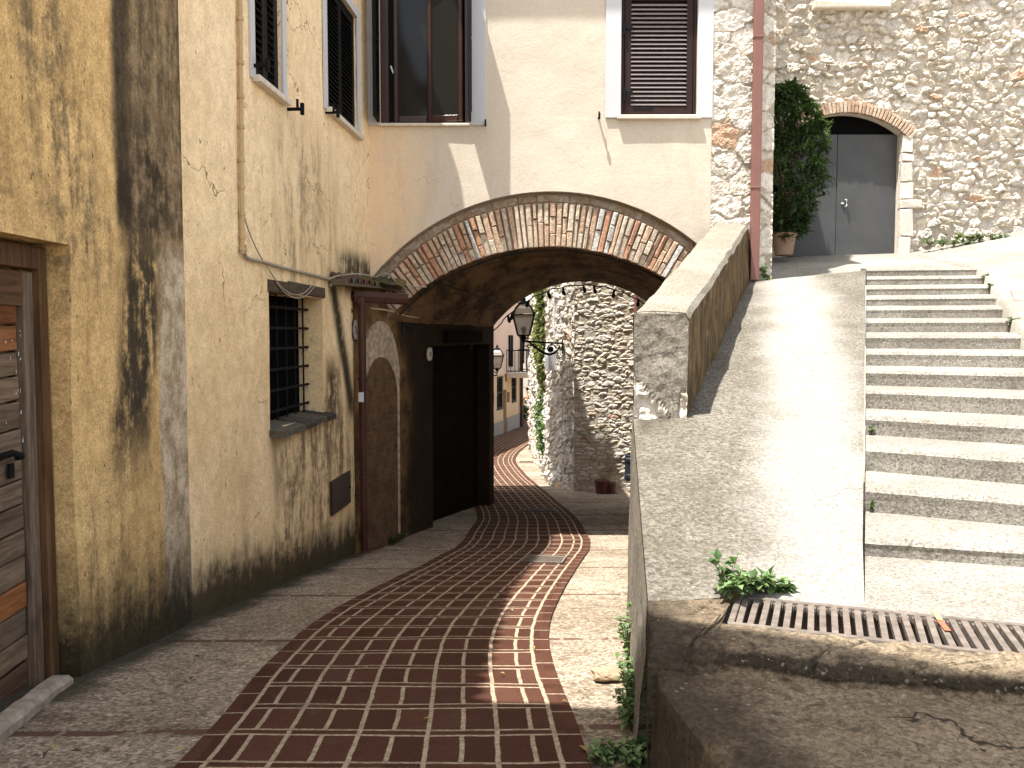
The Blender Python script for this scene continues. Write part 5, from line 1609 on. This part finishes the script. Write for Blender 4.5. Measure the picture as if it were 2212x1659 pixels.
# lanterns
def lantern(root, c, s):
    """c: centre of lantern bottom plate; s: overall height in metres"""
    k = s / .80
    ir = MB()
    ir.lathe(c, [(0.0284 * k, -.14 * k), (0.0426 * k, -.10 * k), (0.0781 * k, -.04 * k), (.06 * k, -.0)], n4=4)
    ir.lathe(c, [(.163 * k, 0), (0.1704 * k, .02 * k), (0.1633 * k, .03 * k)], n4=4)
    ir.lathe(c + Z * .40 * k, [(.305 * k, 0), (0.3337 * k, .012 * k), (0.2840 * k, .028 * k)], n4=4)
    ir.lathe(c + Z * .43 * k, [(.0, .20 * k), (0.1065 * k, .20 * k), (0.1278 * k, .215 * k), (0.0710 * k, .24 * k), (0.0426 * k, .26 * k), (0.0497 * k, .29 * k), (0.0170 * k, .34 * k), (.0, .37 * k)], 8)
    for q in range(4):
        a = math.pi / 4 + q * math.pi / 2; d = Vector((math.cos(a), math.sin(a), 0))
        ir.tube([c + d * .163 * k + Z * .02 * k, c + d * .29 * k + Z * .41 * k], .018 * k, 6)
        ir.tube([c + d * .27 * k + Z * .43 * k, c + d * .225 * k + Z * .54 * k, c + d * .105 * k + Z * .635 * k], .016 * k, 6)
        ir.lathe(c + d * .305 * k + Z * .43 * k, [(.012 * k, 0), (0.0256 * k, .02 * k), (.0, .045 * k)], 6)
        ir.tube([c - Z * .12 * k, c + d * .06 * k - Z * .05 * k, c + d * .14 * k], .010 * k, 6)
    obj('cage', ir, M['iron'], root)
    gl = MB()
    gl.lathe(c, [(0.1534 * k, .03 * k), (0.2769 * k, .40 * k)], n4=4); gl.lathe(c, [(0.2485 * k, .44 * k), (0.2059 * k, .54 * k), (0.1065 * k, .63 * k)], n4=4)
    obj('glass', gl, M['lampglass'], root)
    bl = MB(); bl.lathe(c + Z * .03 * k, [(.02 * k, 0), (0.0355 * k, .06 * k), (0.0639 * k, .10 * k), (0.0568 * k, .15 * k), (.0, .17 * k)], 10); obj('bulb', bl, M['bcable'], root)
YLmp = 18.1
lc = at_y(1131, 726, YLmp)
lamp = thing('street_lamp', 'large black iron lantern on a scrolled wall bracket seen through the archway', 'street lamp', lc, 'wall lanterns along the lane')
lantern(lamp, lc, .86)
br = MB()
def bp(u, v): return at_y(u, v, YLmp)
br.tube([lc - Z * .10, bp(1130, 782)], [.022, .018], 8); br.lathe(bp(1130, 786), [(.0, 0), (.03, .03), (.03, .06), (.0, .1)], 8)
br.tube([bp(1130, 737), bp(1214, 742)], .022, 6); br.tube([bp(1130, 748), bp(1150, 746)], .012, 6)
crv = [bp(u, v) for u, v in ((1139, 738), (1148, 743), (1157, 750), (1165, 757), (1176, 763), (1187, 766), (1197, 763), (1205, 756), (1209, 748), (1206, 741))]
br.tube(crv, [.012, .018, .022, .026, .028, .026, .024, .02, .016, .012], 8)
def scroll(u, v, r0, turns, sgn=1, th=.011, a0=0):
    pts = []
    for k in range(int(turns * 14) + 1):
        t = k / (turns * 14); a = a0 + sgn * 2 * math.pi * turns * t; r = r0 * (1 - .8 * t); c = bp(u, v); pts.append(c + Vector((math.cos(a) * r, 0, math.sin(a) * r)))
    br.tube(pts, th, 6)
scroll(1190, 754, .115, 1.1, 1, .016); br.lathe(bp(1190, 754) - Y * .0, [(0, -.06), (.05, -.04), (.062, 0), (.05, .04), (0, .06)], 10)
scroll(1155, 747, .055, 1.6, -1); scroll(1174, 749, .06, 1.5, 1); scroll(1143, 748, .05, 1.5, 1); scroll(1206, 771, .05, 1.5, -1); scroll(1140, 733, .03, 1.2, 1)
br.tube([bp(1205, 752), bp(1216, 755)], .012, 6); br.box(bp(1215, 748), (X, Y, Z), (.012, .05, .16))
obj('bracket', br, M['iron'], lamp)
l2 = at_y(1074, 796, 23.2)
lamp2 = thing('street_lamp', 'smaller black wall lantern on the far house row, left of the balcony', 'street lamp', l2, 'wall lanterns along the lane')
lantern(lamp2, l2, .66)
b2 = MB(); b2.tube([l2 - Z * .1, l2 - Z * .18, l2 + Vector((-.5, .3, -.22))], .018, 6); b2.tube([l2 + Vector((-.5, .3, .25)), l2 - Z * .15], .012, 6); obj('bracket', b2, M['iron'], lamp2)

# far house row on the left
F0, F1 = at_street(1067, 944), at_street(1127, 921); dF = Vector((F1.x - F0.x, F1.y - F0.y, 0)).normalized(); nF = Vector((dF.y, -dF.x, 0))
def onF(u, v): return at_plane(u, v, F0, nF)
def uF(p): return (Vector(p) - F0).dot(dF)
def bF(u, z, o=0.0): return Vector((F0.x, F0.y, 0)) + dF * u + Z * z + nF * o
fh = thing('far_house', 'tan and pink plastered house row with an iron balcony seen through the archway', 'house', F0)
ue = uF(onF(1126, 800))
wins = []
def ohole(ua, ub, va, vb, d=.12):
    a, b = onF(ua, (va + vb) / 2), onF(ub, (va + vb) / 2); c = onF((ua + ub) / 2, va); e = onF((ua + ub) / 2, vb)
    return (uF(a), uF(b), e.z, c.z, d)
H = [ohole(1073, 1087, 813, 886), ohole(1087, 1094, 842, 925), ohole(1095, 1101, 847, 869), ohole(1105, 1116, 806, 870), ohole(1091, 1095, 808, 824)]
H[1] = (H[1][0], H[1][1], -4.2, H[1][3], .15)
w = MB(); zsp = -.9
panel(w, F0, dF, nF, -8, ue, -4.2, 3.6, H, amp=.01, step=.6)
obj('wall', w, M['far1'], fh)
up = MB(); up.grid([[bF(-8 + (ue + 8) * k / 6, z, .02) for k in range(7)] for z in (onF(1100, 806).z, 3.6)]); obj('upper_wall', up, M['farpink'], fh)
pl = MB(); pl.grid([[bF(H[1][1] + .02 + (ue - H[1][1] - .02) * k / 6, z, .025) for k in range(7)] for z in (-4.2, onF(1115, 895).z)]); pl.grid([[bF(-8 + (H[1][0] - .02 + 8) * k / 6, z, .025) for k in range(7)] for z in (-4.2, onF(1080, 910).z)]); obj('plinth', pl, M['fargrey'], fh)
for h in (H[0], H[2], H[3], H[4]):
    m = MB(); m.poly([bF(h[0], h[2], -.10), bF(h[1], h[2], -.10), bF(h[1], h[3], -.10), bF(h[0], h[3], -.10)]); wn = obj('window', m, M['shutter_dark'], fh)
    if h in (H[0], H[3]):
        m = MB(); shutter_leaf(m, bF(h[0] + .02, h[2] + .02, -.03), dF, nF, (h[1] - h[0]) - .04, h[3] - h[2] - .04, pitch=.09); obj('shutter', m, M['shutter_dark'], wn)
m = MB(); h = H[1]; m.poly([bF(h[0], h[2], -.12), bF(h[1], h[2], -.12), bF(h[1], h[3], -.12), bF(h[0], h[3], -.12)]); obj('door', m, M['hatch'], fh)
# balcony doors with open shutters above
for ua, ub in ((1097, 1099.5), (1102, 1104)):
    a, b = onF(ua, 740), onF(ub, 740); c = onF(ua, 724); d = onF(ua, 792); m = MB()
    m.bevbox(bF((uF(a) + uF(b)) / 2, (c.z + d.z) / 2, .06), (dF, nF, Z), (abs(uF(b) - uF(a)) / 2, .03, (c.z - d.z) / 2), .01); obj('shutter', m, M['shutter_dark'], fh)
# balcony
ba, bb_ = uF(onF(1093, 800)), uF(onF(1119, 800)); zb = onF(1105, 803).z; zr_ = onF(1105, 756).z; bo = .85
bz = MB(); bz.bevbox(bF((ba + bb_) / 2, zb - .10, bo / 2), (dF, nF, Z), ((bb_ - ba) / 2, bo / 2, .09), .02); bal = obj('balcony', bz, M['sill'], fh)
rl_ = MB()
cor = [bF(ba, 0, .03), bF(ba, 0, bo - .04), bF(bb_, 0, bo - .04), bF(bb_, 0, .03)]
for z in (zr_, zb + .06):
    rl_.tube([c + Z * z for c in cor], .022, 6)
for a, b in zip(cor, cor[1:]):
    n = max(2, int((b - a).length / .14))
    for k in range(n + 1): rl_.tube([a.lerp(b, k / n) + Z * (zb + .0), a.lerp(b, k / n) + Z * zr_], .012, 5)
obj('railing', rl_, M['iron'], bal)
m = MB(); pz = onF(1121, 850); m.tube([bF(ue - .25, 3.5, .08), bF(ue - .25, -3.7, .08)], .06, 8); obj('downpipe', m, M['hatch'], fh)
en = MB(); en.poly([bF(ue, -4.2), bF(ue, -4.2, -6), bF(ue, 3.6, -6), bF(ue, 3.6)]); en.poly([bF(-8, 3.6), bF(ue, 3.6), bF(ue, 3.6, -6), bF(-8, 3.6, -6)]); en.poly([bF(-8, -4.2), bF(-8, 3.6), bF(-8, 3.6, -6), bF(-8, -4.2, -6)]); obj('end_wall', en, M['far1'], fh)
# dark louvred shutter at the passage mouth
m = MB(); q = at_y(1063, 760, YB + 1.6); m.box(q + Vector((-.10, 0, .1)), (X, Y, Z), (.10, .03, .9))
nh = thing('near_house', 'dark fronted house side just past the archway, mostly hidden, with a louvred shutter', 'house', (C3.x, YB, street_h(YB)))
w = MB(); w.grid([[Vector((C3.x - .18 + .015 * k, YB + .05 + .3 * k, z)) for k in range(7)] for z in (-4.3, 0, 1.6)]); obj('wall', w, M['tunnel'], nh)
obj('shutter', m, M['shutter_dark'], nh)

# cross building with green shutters
YX = 41.0
gx = thing('far_house', 'pale sunlit house closing the end of the lane, green shutters and a pale door', 'house', (at_y(1138, 915, YX).x, YX, street_h(YX)))
xa, xb = at_y(1124, 800, YX).x, at_y(1400, 800, YX).x; zt = at_y(1140, 700, YX).z
w = MB(); w.grid([[Vector((xa + (xb - xa) * k / 8, YX, z)) for k in range(9)] for z in (-5, -2, zt)]); obj('wall', w, M['far2'], gx)
w = MB(); w.grid([[Vector((xa - .3 + (xb - xa) * k / 8, y, z)) for k in range(9)] for y, z in ((YX - .5, zt - .05), (YX + 3, zt + 1.0))]); obj('roof', w, bpy.data.materials['roof_clay'], gx)
def fx(u0, v0, u1, v1, mat, name, parent, o=.03):
    a, b = at_y(u0, v1, YX), at_y(u1, v0, YX); m = MB(); m.bevbox(((a.x + b.x) / 2, YX - o, (a.z + b.z) / 2), (X, Y, Z), ((b.x - a.x) / 2, .03, (b.z - a.z) / 2), .008); return obj(name, m, M[mat], parent)
wn = fx(1139, 732, 1160, 808 - 30, 'white', 'window', gx); fx(1141, 735, 1158, 776, 'green', 'shutter', wn, .07)
wn = fx(1139, 783, 1160, 840, 'white', 'window', gx); fx(1141, 785, 1158, 799, 'green', 'shutter', wn, .07); fx(1141, 799.5, 1158, 808, 'cyan', 'blind', wn, .07)
m = MB(); a, b = at_y(1141, 838, YX - .35), at_y(1160, 819, YX - .35)
for k in range(9): m.tube([(a.x + (b.x - a.x) * k / 8, YX - .35, a.z), (a.x + (b.x - a.x) * k / 8, YX - .35, b.z)], .015, 5)
m.box(((a.x + b.x) / 2, YX - .2, a.z - .05), (X, Y, Z), ((b.x - a.x) / 2 + .1, .2, .06)); obj('balcony', m, M['iron'], gx)
d_ = fx(1130, 857, 1148, 912, 'orange', 'door', gx); fx(1134, 862, 1145, 911, 'pale', 'door_panel', d_, .07)
for (u, v, s_, lab) in ((1126, 912, .9, 'dark red flower pot at the foot of the far tan house, trailing plants'), (1134, 914, .6, 'small terracotta pot beside the pale far door')):
    q = at_street(u, v + 4); q.z = street_h(q.y) + .02; t = thing('flower_pot', lab, 'flower pot', q, 'flower pots at the end of the lane')
    m = MB(); m.lathe(q, [(0, 0), (.16 * s_, 0), (.24 * s_, .36 * s_), (.26 * s_, .40 * s_), (0, .38 * s_)], 12); obj('pot', m, M['terracotta'], t)
    m = MB(); r = random.Random(u)
    for _ in range(240):
        p = q + Vector((r.gauss(0, .25 * s_), r.gauss(0, .2 * s_), .42 * s_ + abs(r.gauss(0, .45 * s_)))); g_ = r.random()
        leaf(m, p, Vector((r.uniform(-1, 1), r.uniform(-1, 1), r.uniform(-.6, 1))), Z, .14, .08, (g_, g_, g_))
    obj('foliage', m, M['leaf'], t)
for u, s_ in ((1300, .15), (1318, .12)):
    q = at_y(u, 1066, YC - .35); q.z = street_h(q.y) + .01
    m = MB(); m.lathe(q, [(0, 0), (s_ * .8, 0), (s_, s_ * 1.5), (s_ * 1.1, s_ * 1.7), (s_ * .8, s_ * 1.6), (0, s_ * 1.5)], 14)
    o = obj('empty_pot', m, plain('dark_red_glaze_%d' % u, (.10, .03, .025), .6, .2), smooth=False); tag(o, ('larger' if u == 1300 else 'smaller') + ' dark red empty pot at the shaded foot of the stone wall', 'flower pot', 'dark pots by the stone wall')

# ================================================================== CABLES
def cable(name, label, pts, r, mat, cat='cable', sub=6, group=None):
    P = [np.array(p, float) for p in pts]; P = [2 * P[0] - P[1]] + P + [2 * P[-1] - P[-2]]
    cp = [Vector(p) for p in catmull([tuple(p) for p in P], sub)] + [Vector(pts[-1])]
    m = MB(); m.tube(cp, r, 6); o = obj(name, m, M[mat], smooth=True); return tag(o, label, cat, group)
def w2(u, v, o=.03): return on2(u, v) + N2 * o
def w3(u, v, o=.03): return on3(u, v) + N3 * o
cd = MB(); a, b = w2(509, -180), w2(516, 548); cd.tube([a, a.lerp(b, .5), b], .020, 8)
for t in (.30, .43, .53, .62, .72, .80, .88, .95, .985): q = a.lerp(b, t); cd.tube([q - Z * .014, q + Z * .014], .027, 8)
o = obj('conduit', cd, M['conduit']); tag(o, 'cream painted cable conduit running down the buff wall left of the first shuttered window', 'conduit')
cable('power_cable', 'bundled grey cable clipped along the buff wall above the barred window', [w2(521, 530), w2(524, 556), w2(560, 566), w2(610, 580), w2(660, 592), w2(700, 602), w2(712, 606), w2(708, 617)], .016, 'cable', group='cables on the buff wall')
cl_ = MB(); 
cable('power_cable', 'thin loose cable hanging from the conduit down over the barred window lintel', [w2(517, 460), w2(530, 500), w2(550, 545), w2(575, 585), w2(590, 607), w2(606, 625), w2(628, 636), w2(650, 633), w2(668, 616)], .006, 'cable', group='cables on the buff wall')
cable('power_cable', 'second sagging cable loop just under the lintel of the barred window', [w2(590, 610), w2(608, 632), w2(632, 644), w2(655, 638), w2(672, 620)], .006, 'cable', group='cables on the buff wall')
cable('power_cable', 'pale cable draped over the tiled ledge beside the brick arch', [w2(700, 604), w2(712, 596, .10), w2(735, 592, .2), w2(770, 598, .22), onf(815, 602) - Y * .2, onf(838, 592) - Y * .1, onf(862, 612) - Y * .06, onf(900, 620) - Y * .05, onf(922, 620) - Y * .02], .010, 'cable', group='cables on the buff wall')
cable('power_cable', 'pale pipe running level above the bricked-up doorway into the passage', [w3(790, 666, .06), w3(830, 671, .06), w3(870, 683, .06), w3(900, 686, .05), w3(960, 690, .05)], .012, 'conduit', group='cables on the buff wall')
def vpt(s, t, o=.03):
    p = near_pt(s).lerp(far_pt(s), t); c = CI.lerp(cB, t); return p + (Vector((c.x, p.y, c.z)) - p).normalized() * o
cable('power_cable', 'black cable strung along the left haunch of the vault', [vpt(.16, .02), vpt(.17, .3), vpt(.17, .6), vpt(.17, .95)], .012, 'bcable', group='cables under the vault')
cable('power_cable', 'black cable following the front edge of the brick arch underside', [vpt(.02, .03), vpt(.10, .03), vpt(.2, .03), vpt(.35, .03), vpt(.5, .03), vpt(.65, .03), vpt(.8, .03), vpt(.97, .03)], .012, 'bcable', group='cables under the vault')
sg = thing('string_lights', 'dark festoon string of unlit bulbs round the far mouth of the passage', 'string lights', far_pt(.5), 'festoon lights under the vault')
m = MB(); pts = [far_pt(.06 + .88 * k / 40) for k in range(41)]; pts = [p + (cB - p).normalized() * (.05 + .03 * abs(math.sin(k * .9))) - Y * .04 for k, p in enumerate(pts)]; m.tube(pts, .012, 6); obj('cable', m, M['bcable'], sg)
bm0 = None
def bulb_at(root, p, first):
    if first is None:
        b = MB(); b.lathe((0, 0, 0), [(.0, 0), (.022, 0), (.024, -.055), (.034, -.085), (.034, -.115), (.018, -.14), (.0, -.145)], 10); o = obj('bulb', b, M['bcable'], root); first = o
    else:
        o = first.copy(); COL.objects.link(o); o.parent = root
    o.location = Vector(p) - root.location; o.rotation_euler = (random.uniform(-.4, .4), random.uniform(-.4, .4), 0)
    return first
for k in (4, 5, 9, 13, 16, 20, 22, 26, 31, 36): bm0 = bulb_at(sg, pts[k], bm0)
sg2 = thing('string_lights', 'dark festoon string of unlit bulbs along the left springing of the vault', 'string lights', vpt(0.0, .5), 'festoon lights under the vault')
m = MB(); pts = [vpt(.0, t / 20, .03) - Z * (.02 + .02 * math.sin(t * 1.9) ** 2) for t in range(2, 20)]; m.tube(pts, .012, 6); obj('cable', m, M['bcable'], sg2)
for k in (0, 2, 5, 8, 11, 14): bm0_ = bulb_at(sg2, pts[k], bm0).copy() if False else bulb_at(sg2, pts[k], bm0)

# house number tiles
def tile_sign(p, du, nrm, w, h, label, strokes):
    t = thing('house_number', label, 'house number', p, 'house number tiles')
    m = MB(); 
    out = []
    for sx, sz in ((1, -1), (1, 1), (-1, 1), (-1, -1)):
        for k in range(4):
            a = {(1, -1): -90, (1, 1): 0, (-1, 1): 90, (-1, -1): 180}[(sx, sz)] + 30 * k; r = w * .32
            out.append((sx * (w / 2 - r) + r * math.cos(math.radians(a)), sz * (h / 2 - r) + r * math.sin(math.radians(a))))
    f = [m.vert(p + du * a + Z * b + nrm * .014) for a, b in out]; bk_ = [m.vert(p + du * a + Z * b) for a, b in out]
    m.face(f); n = len(out)
    for i in range(n): m.face((f[i], bk_[i], bk_[(i + 1) % n], f[(i + 1) % n]))
    obj('tile', m, M['tilewhite'], t)
    m = MB(); m.tube([p + du * a * 1.04 + Z * b * 1.03 + nrm * .008 for a, b in out] + [p + du * out[0][0] * 1.04 + Z * out[0][1] * 1.03 + nrm * .008], .008, 6); 
    m.tube([p + du * a * .78 + Z * b * .84 + nrm * .015 for a, b in out] + [p + du * out[0][0] * .78 + Z * out[0][1] * .84 + nrm * .015], .0025, 5)
    for s_ in strokes: m.tube([p + du * a * w + Z * b * h + nrm * .016 for a, b in s_], .006, 6)
    obj('border', m, M['hatch'], t)
M['tilewhite'] = plain('glazed_tile', (.60, .55, .46), .35, .15, 10)
tile_sign(w2(764, 712, .01) + N2 * .0, D2, N2, .20, .235, 'white number tile half hidden behind the brown downpipe', [[(-.12, .22), (-.12, .12)], [(.1, .18), (.1, -.25)]])
tile_sign(w3(925, 765, .01), D3, N3, .22, .185, 'small oval number tile on the dark passage wall beside the doorway', [[(.0, .2), (.0, -.2)], [(.18, .2), (.18, -.2)]])

# ================================================================== STREET FURNITURE AND LITTER
def flat_grate(name, label, c4, nb_, mat, slats=True):
    a, b, c, d = [Vector(p) for p in c4]
    ctr_ = (a + b + c + d) / 4; t = thing(name, label, 'drain cover', ctr_, 'iron covers in the lane')
    m = MB(); up_ = Z * .012
    m.poly([p + Z * .004 for p in (a, b, c, d)]); obj('recess', m, M['black'], t)
    m = MB()
    for p, q in ((a, b), (b, c), (c, d), (d, a)): m.box((p + q) / 2 + Z * .008, ((q - p), Z.cross(q - p), Z), ((q - p).length / 2, .014, .007))
    obj('frame', m, M['rust'], t)
    m = MB()
    for k in range(nb_):
        s = (k + .5) / nb_; p, q = a.lerp(b, s), d.lerp(c, s); m.box((p + q) / 2 + Z * .007, ((q - p), Z.cross(q - p), Z), ((q - p).length / 2, (b - a).length / nb_ * .27, .005))
    obj('slats', m, M['rust'], t)
lift = lambda u, v: at_street(u, v) + Z * .024
flat_grate('street_drain', 'rectangular slotted iron drain cover crossing the sun and shade edge on the brick lane', [lift(1126, 1219), lift(1213, 1222), lift(1222, 1209), lift(1140, 1206)], 16, 'rust')
flat_grate('street_drain', 'narrow iron drain cover in the shaded brick lane inside the passage', [lift(1120, 1108), lift(1200, 1108), lift(1196, 1103), lift(1124, 1103)], 14, 'rust')
# manhole plate up on the right
mh = MB(); 
def on_upper(u, v):
    best = None
    d = ray(u, v)
    for f in np.linspace(7, 13, 600):
        p = d * (f / d.y); i0 = None
        # interpolate the nosing line height by y
        ysr = sorted((RT[i].y, RT[i].z, RT[i].x) for i in order)
        for (ya, za, xa_), (yb_, zb_, xb_) in zip(ysr, ysr[1:]):
            if ya <= p.y <= yb_:
                s = (p.y - ya) / (yb_ - ya); zz_ = za + (zb_ - za) * s + .01 + .06 * max(0, p.x - (xa_ + (xb_ - xa_) * s))
                if p.z <= zz_ + .02: return Vector((p.x, p.y, zz_ + .025))
    return d * (10 / d.y)
pts_ = [on_upper(2182, 626), on_upper(2250, 626), on_upper(2262, 652), on_upper(2192, 650)]
mh.poly(pts_); mh.poly([p - Z * .02 for p in pts_])
for i in range(4): mh.poly([pts_[i], pts_[(i + 1) % 4], pts_[(i + 1) % 4] - Z * .02, pts_[i] - Z * .02])
o = obj('manhole_cover', mh, plain('rusty_plate', (.30, .19, .155), .8, .15, 8)); tag(o, 'square rusty red manhole plate in the pale slope right of the steps', 'manhole cover')

q = at_street(1312, 1470); q.z = street_h(q.y) + .035
o = rock(q, (.085, .055, .034), 3, M['tanrock'], 'loose_stone', None, 1.0, .35); tag(o, 'flat tan loose stone lying on the sunlit pavement edge by the weeds', 'stone')

def weed(label, base, spots, n, size, seed, mat='weed', up=.25):
    r = random.Random(seed); base = Vector(base)
    t = thing('weed', label, 'weed', base, 'weeds in cracks and wall feet')
    m = MB(); st_ = MB()
    for c, rad, h in spots:
        c = Vector(c)
        for _ in range(max(2, n // 7)):
            a = r.uniform(0, 6.28); L = h * r.uniform(.4, 1.1); lean = rad * r.uniform(.3, 1)
            tip = c + Vector((math.cos(a) * lean, math.sin(a) * lean * .6, L)); mid_ = c.lerp(tip, .5) + Z * L * .12
            st_.tube([c, mid_, tip], [.003, .002, .001], 4)
            for k in range(7):
                s = r.uniform(.25, 1); p = c.lerp(mid_, s * 2) if s < .5 else mid_.lerp(tip, s * 2 - 1)
                g_ = r.random(); d = Vector((r.uniform(-1, 1), r.uniform(-1, 1), r.uniform(-.3, .7)))
                leaf(m, p, d, Z, size * r.uniform(.6, 1.3), size * r.uniform(.5, .8), (g_, g_, g_))
    obj('foliage', m, M[mat], t); obj('stem', st_, M['stem'], t)
    return t
gz_ = lambda u, v, z=ZL: at_z(u, v, z)
weed('leafy green weed sprouting at the left end of the rusty drain grate', gz_(1600, 1300), [(gz_(1590, 1300, ZL), .10, .10), (gz_(1615, 1290), .09, .10), (gz_(1650, 1285), .09, .07), (gz_(1575, 1285), .09, .14), (gz_(1685, 1283), .05, .035)], 70, .045, 1)
weed('dark weed growing up through the bars of the drain grate', gz_(1785, 1340, ZL - .1), [(gz_(1785, 1345, ZL - .12), .05, .09)], 60, .035, 2)
def edge_w(v): 
    t = (1302 - v) / (1302 - 905); p = A.lerp(E1, max(0, t)); return Vector((p.x - .05, p.y, street_h(p.y) + .01))
ew = lambda y: Vector((A.x + (E1.x - A.x) * (y - A.y) / (E1.y - A.y) - .05, y, street_h(y) + .01))
weed('tall thin weeds against the retaining wall in full sun', ew(4.6), [(ew(4.35) , .06, .28), (ew(4.6), .07, .36), (ew(4.9), .05, .25)], 38, .045, 3)
weed('bushy pale green weed at the foot of the retaining wall beside the loose stone', ew(3.7), [(ew(3.45), .06, .14), (ew(3.62), .08, .18), (ew(3.82), .08, .20), (ew(4.05), .06, .22)], 70, .042, 4)
q0 = at_street(1330, 1640)
gw = weed('dark shaded tuft of grass at the bottom edge below the retaining wall', q0, [(q0 + Vector((x, y, 0)), .07, .07) for x, y in ((-.06, -.05), (0, 0), (.06, -.02), (.04, -.08), (.1, .02))], 80, .035, 5)
weed('small green weed at the foot of the pink downpipe', at_y(1648, 600, YF - .1), [(at_y(1648, 602, YF - .12), .08, .16), (at_y(1656, 606, YF - .12), .06, .06)], 70, .05, 6)
for i, (side, lab) in enumerate(((13, 'small weed in the joint left of the second lowest step'), (11, 'tiny weed in the joint beside a middle step'))):
    p = LBt[side] + Vector((.03, -.02, .01)); weed(lab, p, [(p, .025, .05)], 24, .025, 7 + i)
for i, lab in ((2, 'dry weed at the right end of the second highest step'), (3, 'pale weed at the right end of the third highest step'), (6, 'dark weed tuft at the right end of the sixth highest step')):
    p = RT[i] + Vector((.0, -.03, .0)); p.z = RT[i].z - .06; weed(lab, p, [(p, .06, .10)], 40, .045, 10 + i)
for u, v, lab in ((2060, 530, 'sparse grass tuft on the slope under the rubble wall, nearer the door'), (2118, 500, 'greener grass tuft on the slope under the rubble wall, farther right')):
    p = at_y(u, v, YS - .25); p.z = wall_foot(p.x) - .03; weed(lab, p, [(p + X * dx_, .12, .10) for dx_ in (-.35, -.15, 0, .2, .35)], 70, .05, int(u))
p = Vector((nu1 and b3(nu1 - .2, 0).x, b3(nu1 - .2, 0).y, 0)) + N3 * .1; p.z = street_h(p.y) + .01
weed('dark shaded weed at the base of the bricked-up doorway', p, [(p, .12, .12), (p - D3 * .2, .12, .10)], 80, .05, 33, 'leaf')
weed('small dark weed on the kerb face below the grate corner', at_z(1478, 1440, ZS), [(at_z(1478, 1440, ZS), .03, .03)], 40, .02, 41)

# fallen leaves, each one its own object
lfm = {}
for mt in ('dryleaf', 'darkleaf', 'yleaf'):
    m = MB(); leaf(m, Vector((-.02, 0, 0)), X, Z, .042, .019, None, .35); lfm[mt] = m
rr_ = random.Random(77)
spots = [(118, 1630, 'yleaf', 's'), (1170 // 3, 1636, 'yleaf', 's'), (300, 1432, 'darkleaf', 's'), (425, 1430, 'darkleaf', 's'), (470, 1438, 'darkleaf', 's'), (310, 1450, 'dryleaf', 's'), (415, 1478, 'darkleaf', 's'), (165, 1640, 'darkleaf', 's'), (100, 1646, 'darkleaf', 's'), (825, 1328, 'yleaf', 's'), (790, 1455, 'dryleaf', 's'), (1085, 1467, 'yleaf', 's'), (1153, 1411, 'dryleaf', 's'), (925, 1568, 'yleaf', 's'), (1220, 1529, 'dryleaf', 's'), (1260, 1634, 'dryleaf', 's'), (1198, 1273, 'dryleaf', 's'), (1212, 1255, 'dryleaf', 's'), (1105, 1327, 'yleaf', 's'), (1330, 1572, 'darkleaf', 's'), (1362, 1578, 'darkleaf', 's'), (1340, 1491, 'dryleaf', 's')]
proto = {}
for u, v, mt, _ in spots:
    if mt not in proto:
        o = obj('fallen_leaf', lfm[mt], M[mt]); proto[mt] = o
    else:
        o = proto[mt].copy(); COL.objects.link(o)
    q = at_street(u, v); o.location = (q.x, q.y, street_h(q.y) + .032); o.rotation_euler = (rr_.uniform(-.3, .3), rr_.uniform(-.3, .3), rr_.uniform(0, 6.28)); s = rr_.uniform(.7, 1.15); o.scale = (s, s, s)
    tag(o, {'yleaf': 'small yellowish fallen leaf lying on the lane paving', 'dryleaf': 'small brown fallen leaf lying on the lane paving', 'darkleaf': 'small dark withered leaf lying on the lane paving'}[mt], 'leaf', 'fallen leaves on the lane')

# ================================================================== CAMERA, LIGHT, WORLD
cam = bpy.data.cameras.new('Camera'); cam.sensor_fit = 'HORIZONTAL'; cam.sensor_width = 36; cam.lens = 36 * FPX / 2212; cam.clip_end = 2000; cam.clip_start = .05
co = bpy.data.objects.new('Camera', cam); COL.objects.link(co); co.rotation_euler = (math.pi / 2 - PITCH, 0, 0); sc.camera = co
sun = bpy.data.lights.new('Sun', 'SUN'); sun.energy = 4.2; sun.angle = math.radians(.53); sun.color = (1, .98, .95)
so = bpy.data.objects.new('Sun', sun); COL.objects.link(so); so.rotation_euler = SUN.to_track_quat('-Z', 'Y').to_euler()
wd_ = bpy.data.worlds.new('World'); sc.world = wd_; wd_.use_nodes = True
nt = wd_.node_tree; bgn = nt.nodes['Background']; sky = nt.nodes.new('ShaderNodeTexSky'); sky.sky_type = 'NISHITA'; sky.sun_disc = False
sky.sun_elevation = math.asin(-SUN.z); sky.sun_rotation = math.atan2(-SUN.x, -SUN.y); sky.air_density = 1.0; sky.dust_density = 2.0
hs = nt.nodes.new('ShaderNodeHueSaturation'); hs.inputs['Saturation'].default_value = .38
nt.links.new(sky.outputs[0], hs.inputs['Color']); nt.links.new(hs.outputs[0], bgn.inputs[0]); bgn.inputs[1].default_value = .125
sc.view_settings.view_transform = 'Standard'; sc.view_settings.look = 'None'; sc.view_settings.exposure = 1.7; sc.view_settings.gamma = 1
sc.render.engine = 'CYCLES'
sc.cycles.max_bounces = 10; sc.cycles.diffuse_bounces = 6; sc.cycles.glossy_bounces = 3; sc.cycles.transmission_bounces = 5; sc.cycles.transparent_max_bounces = 8
sc.cycles.sample_clamp_indirect = 6; sc.cycles.use_denoising = True
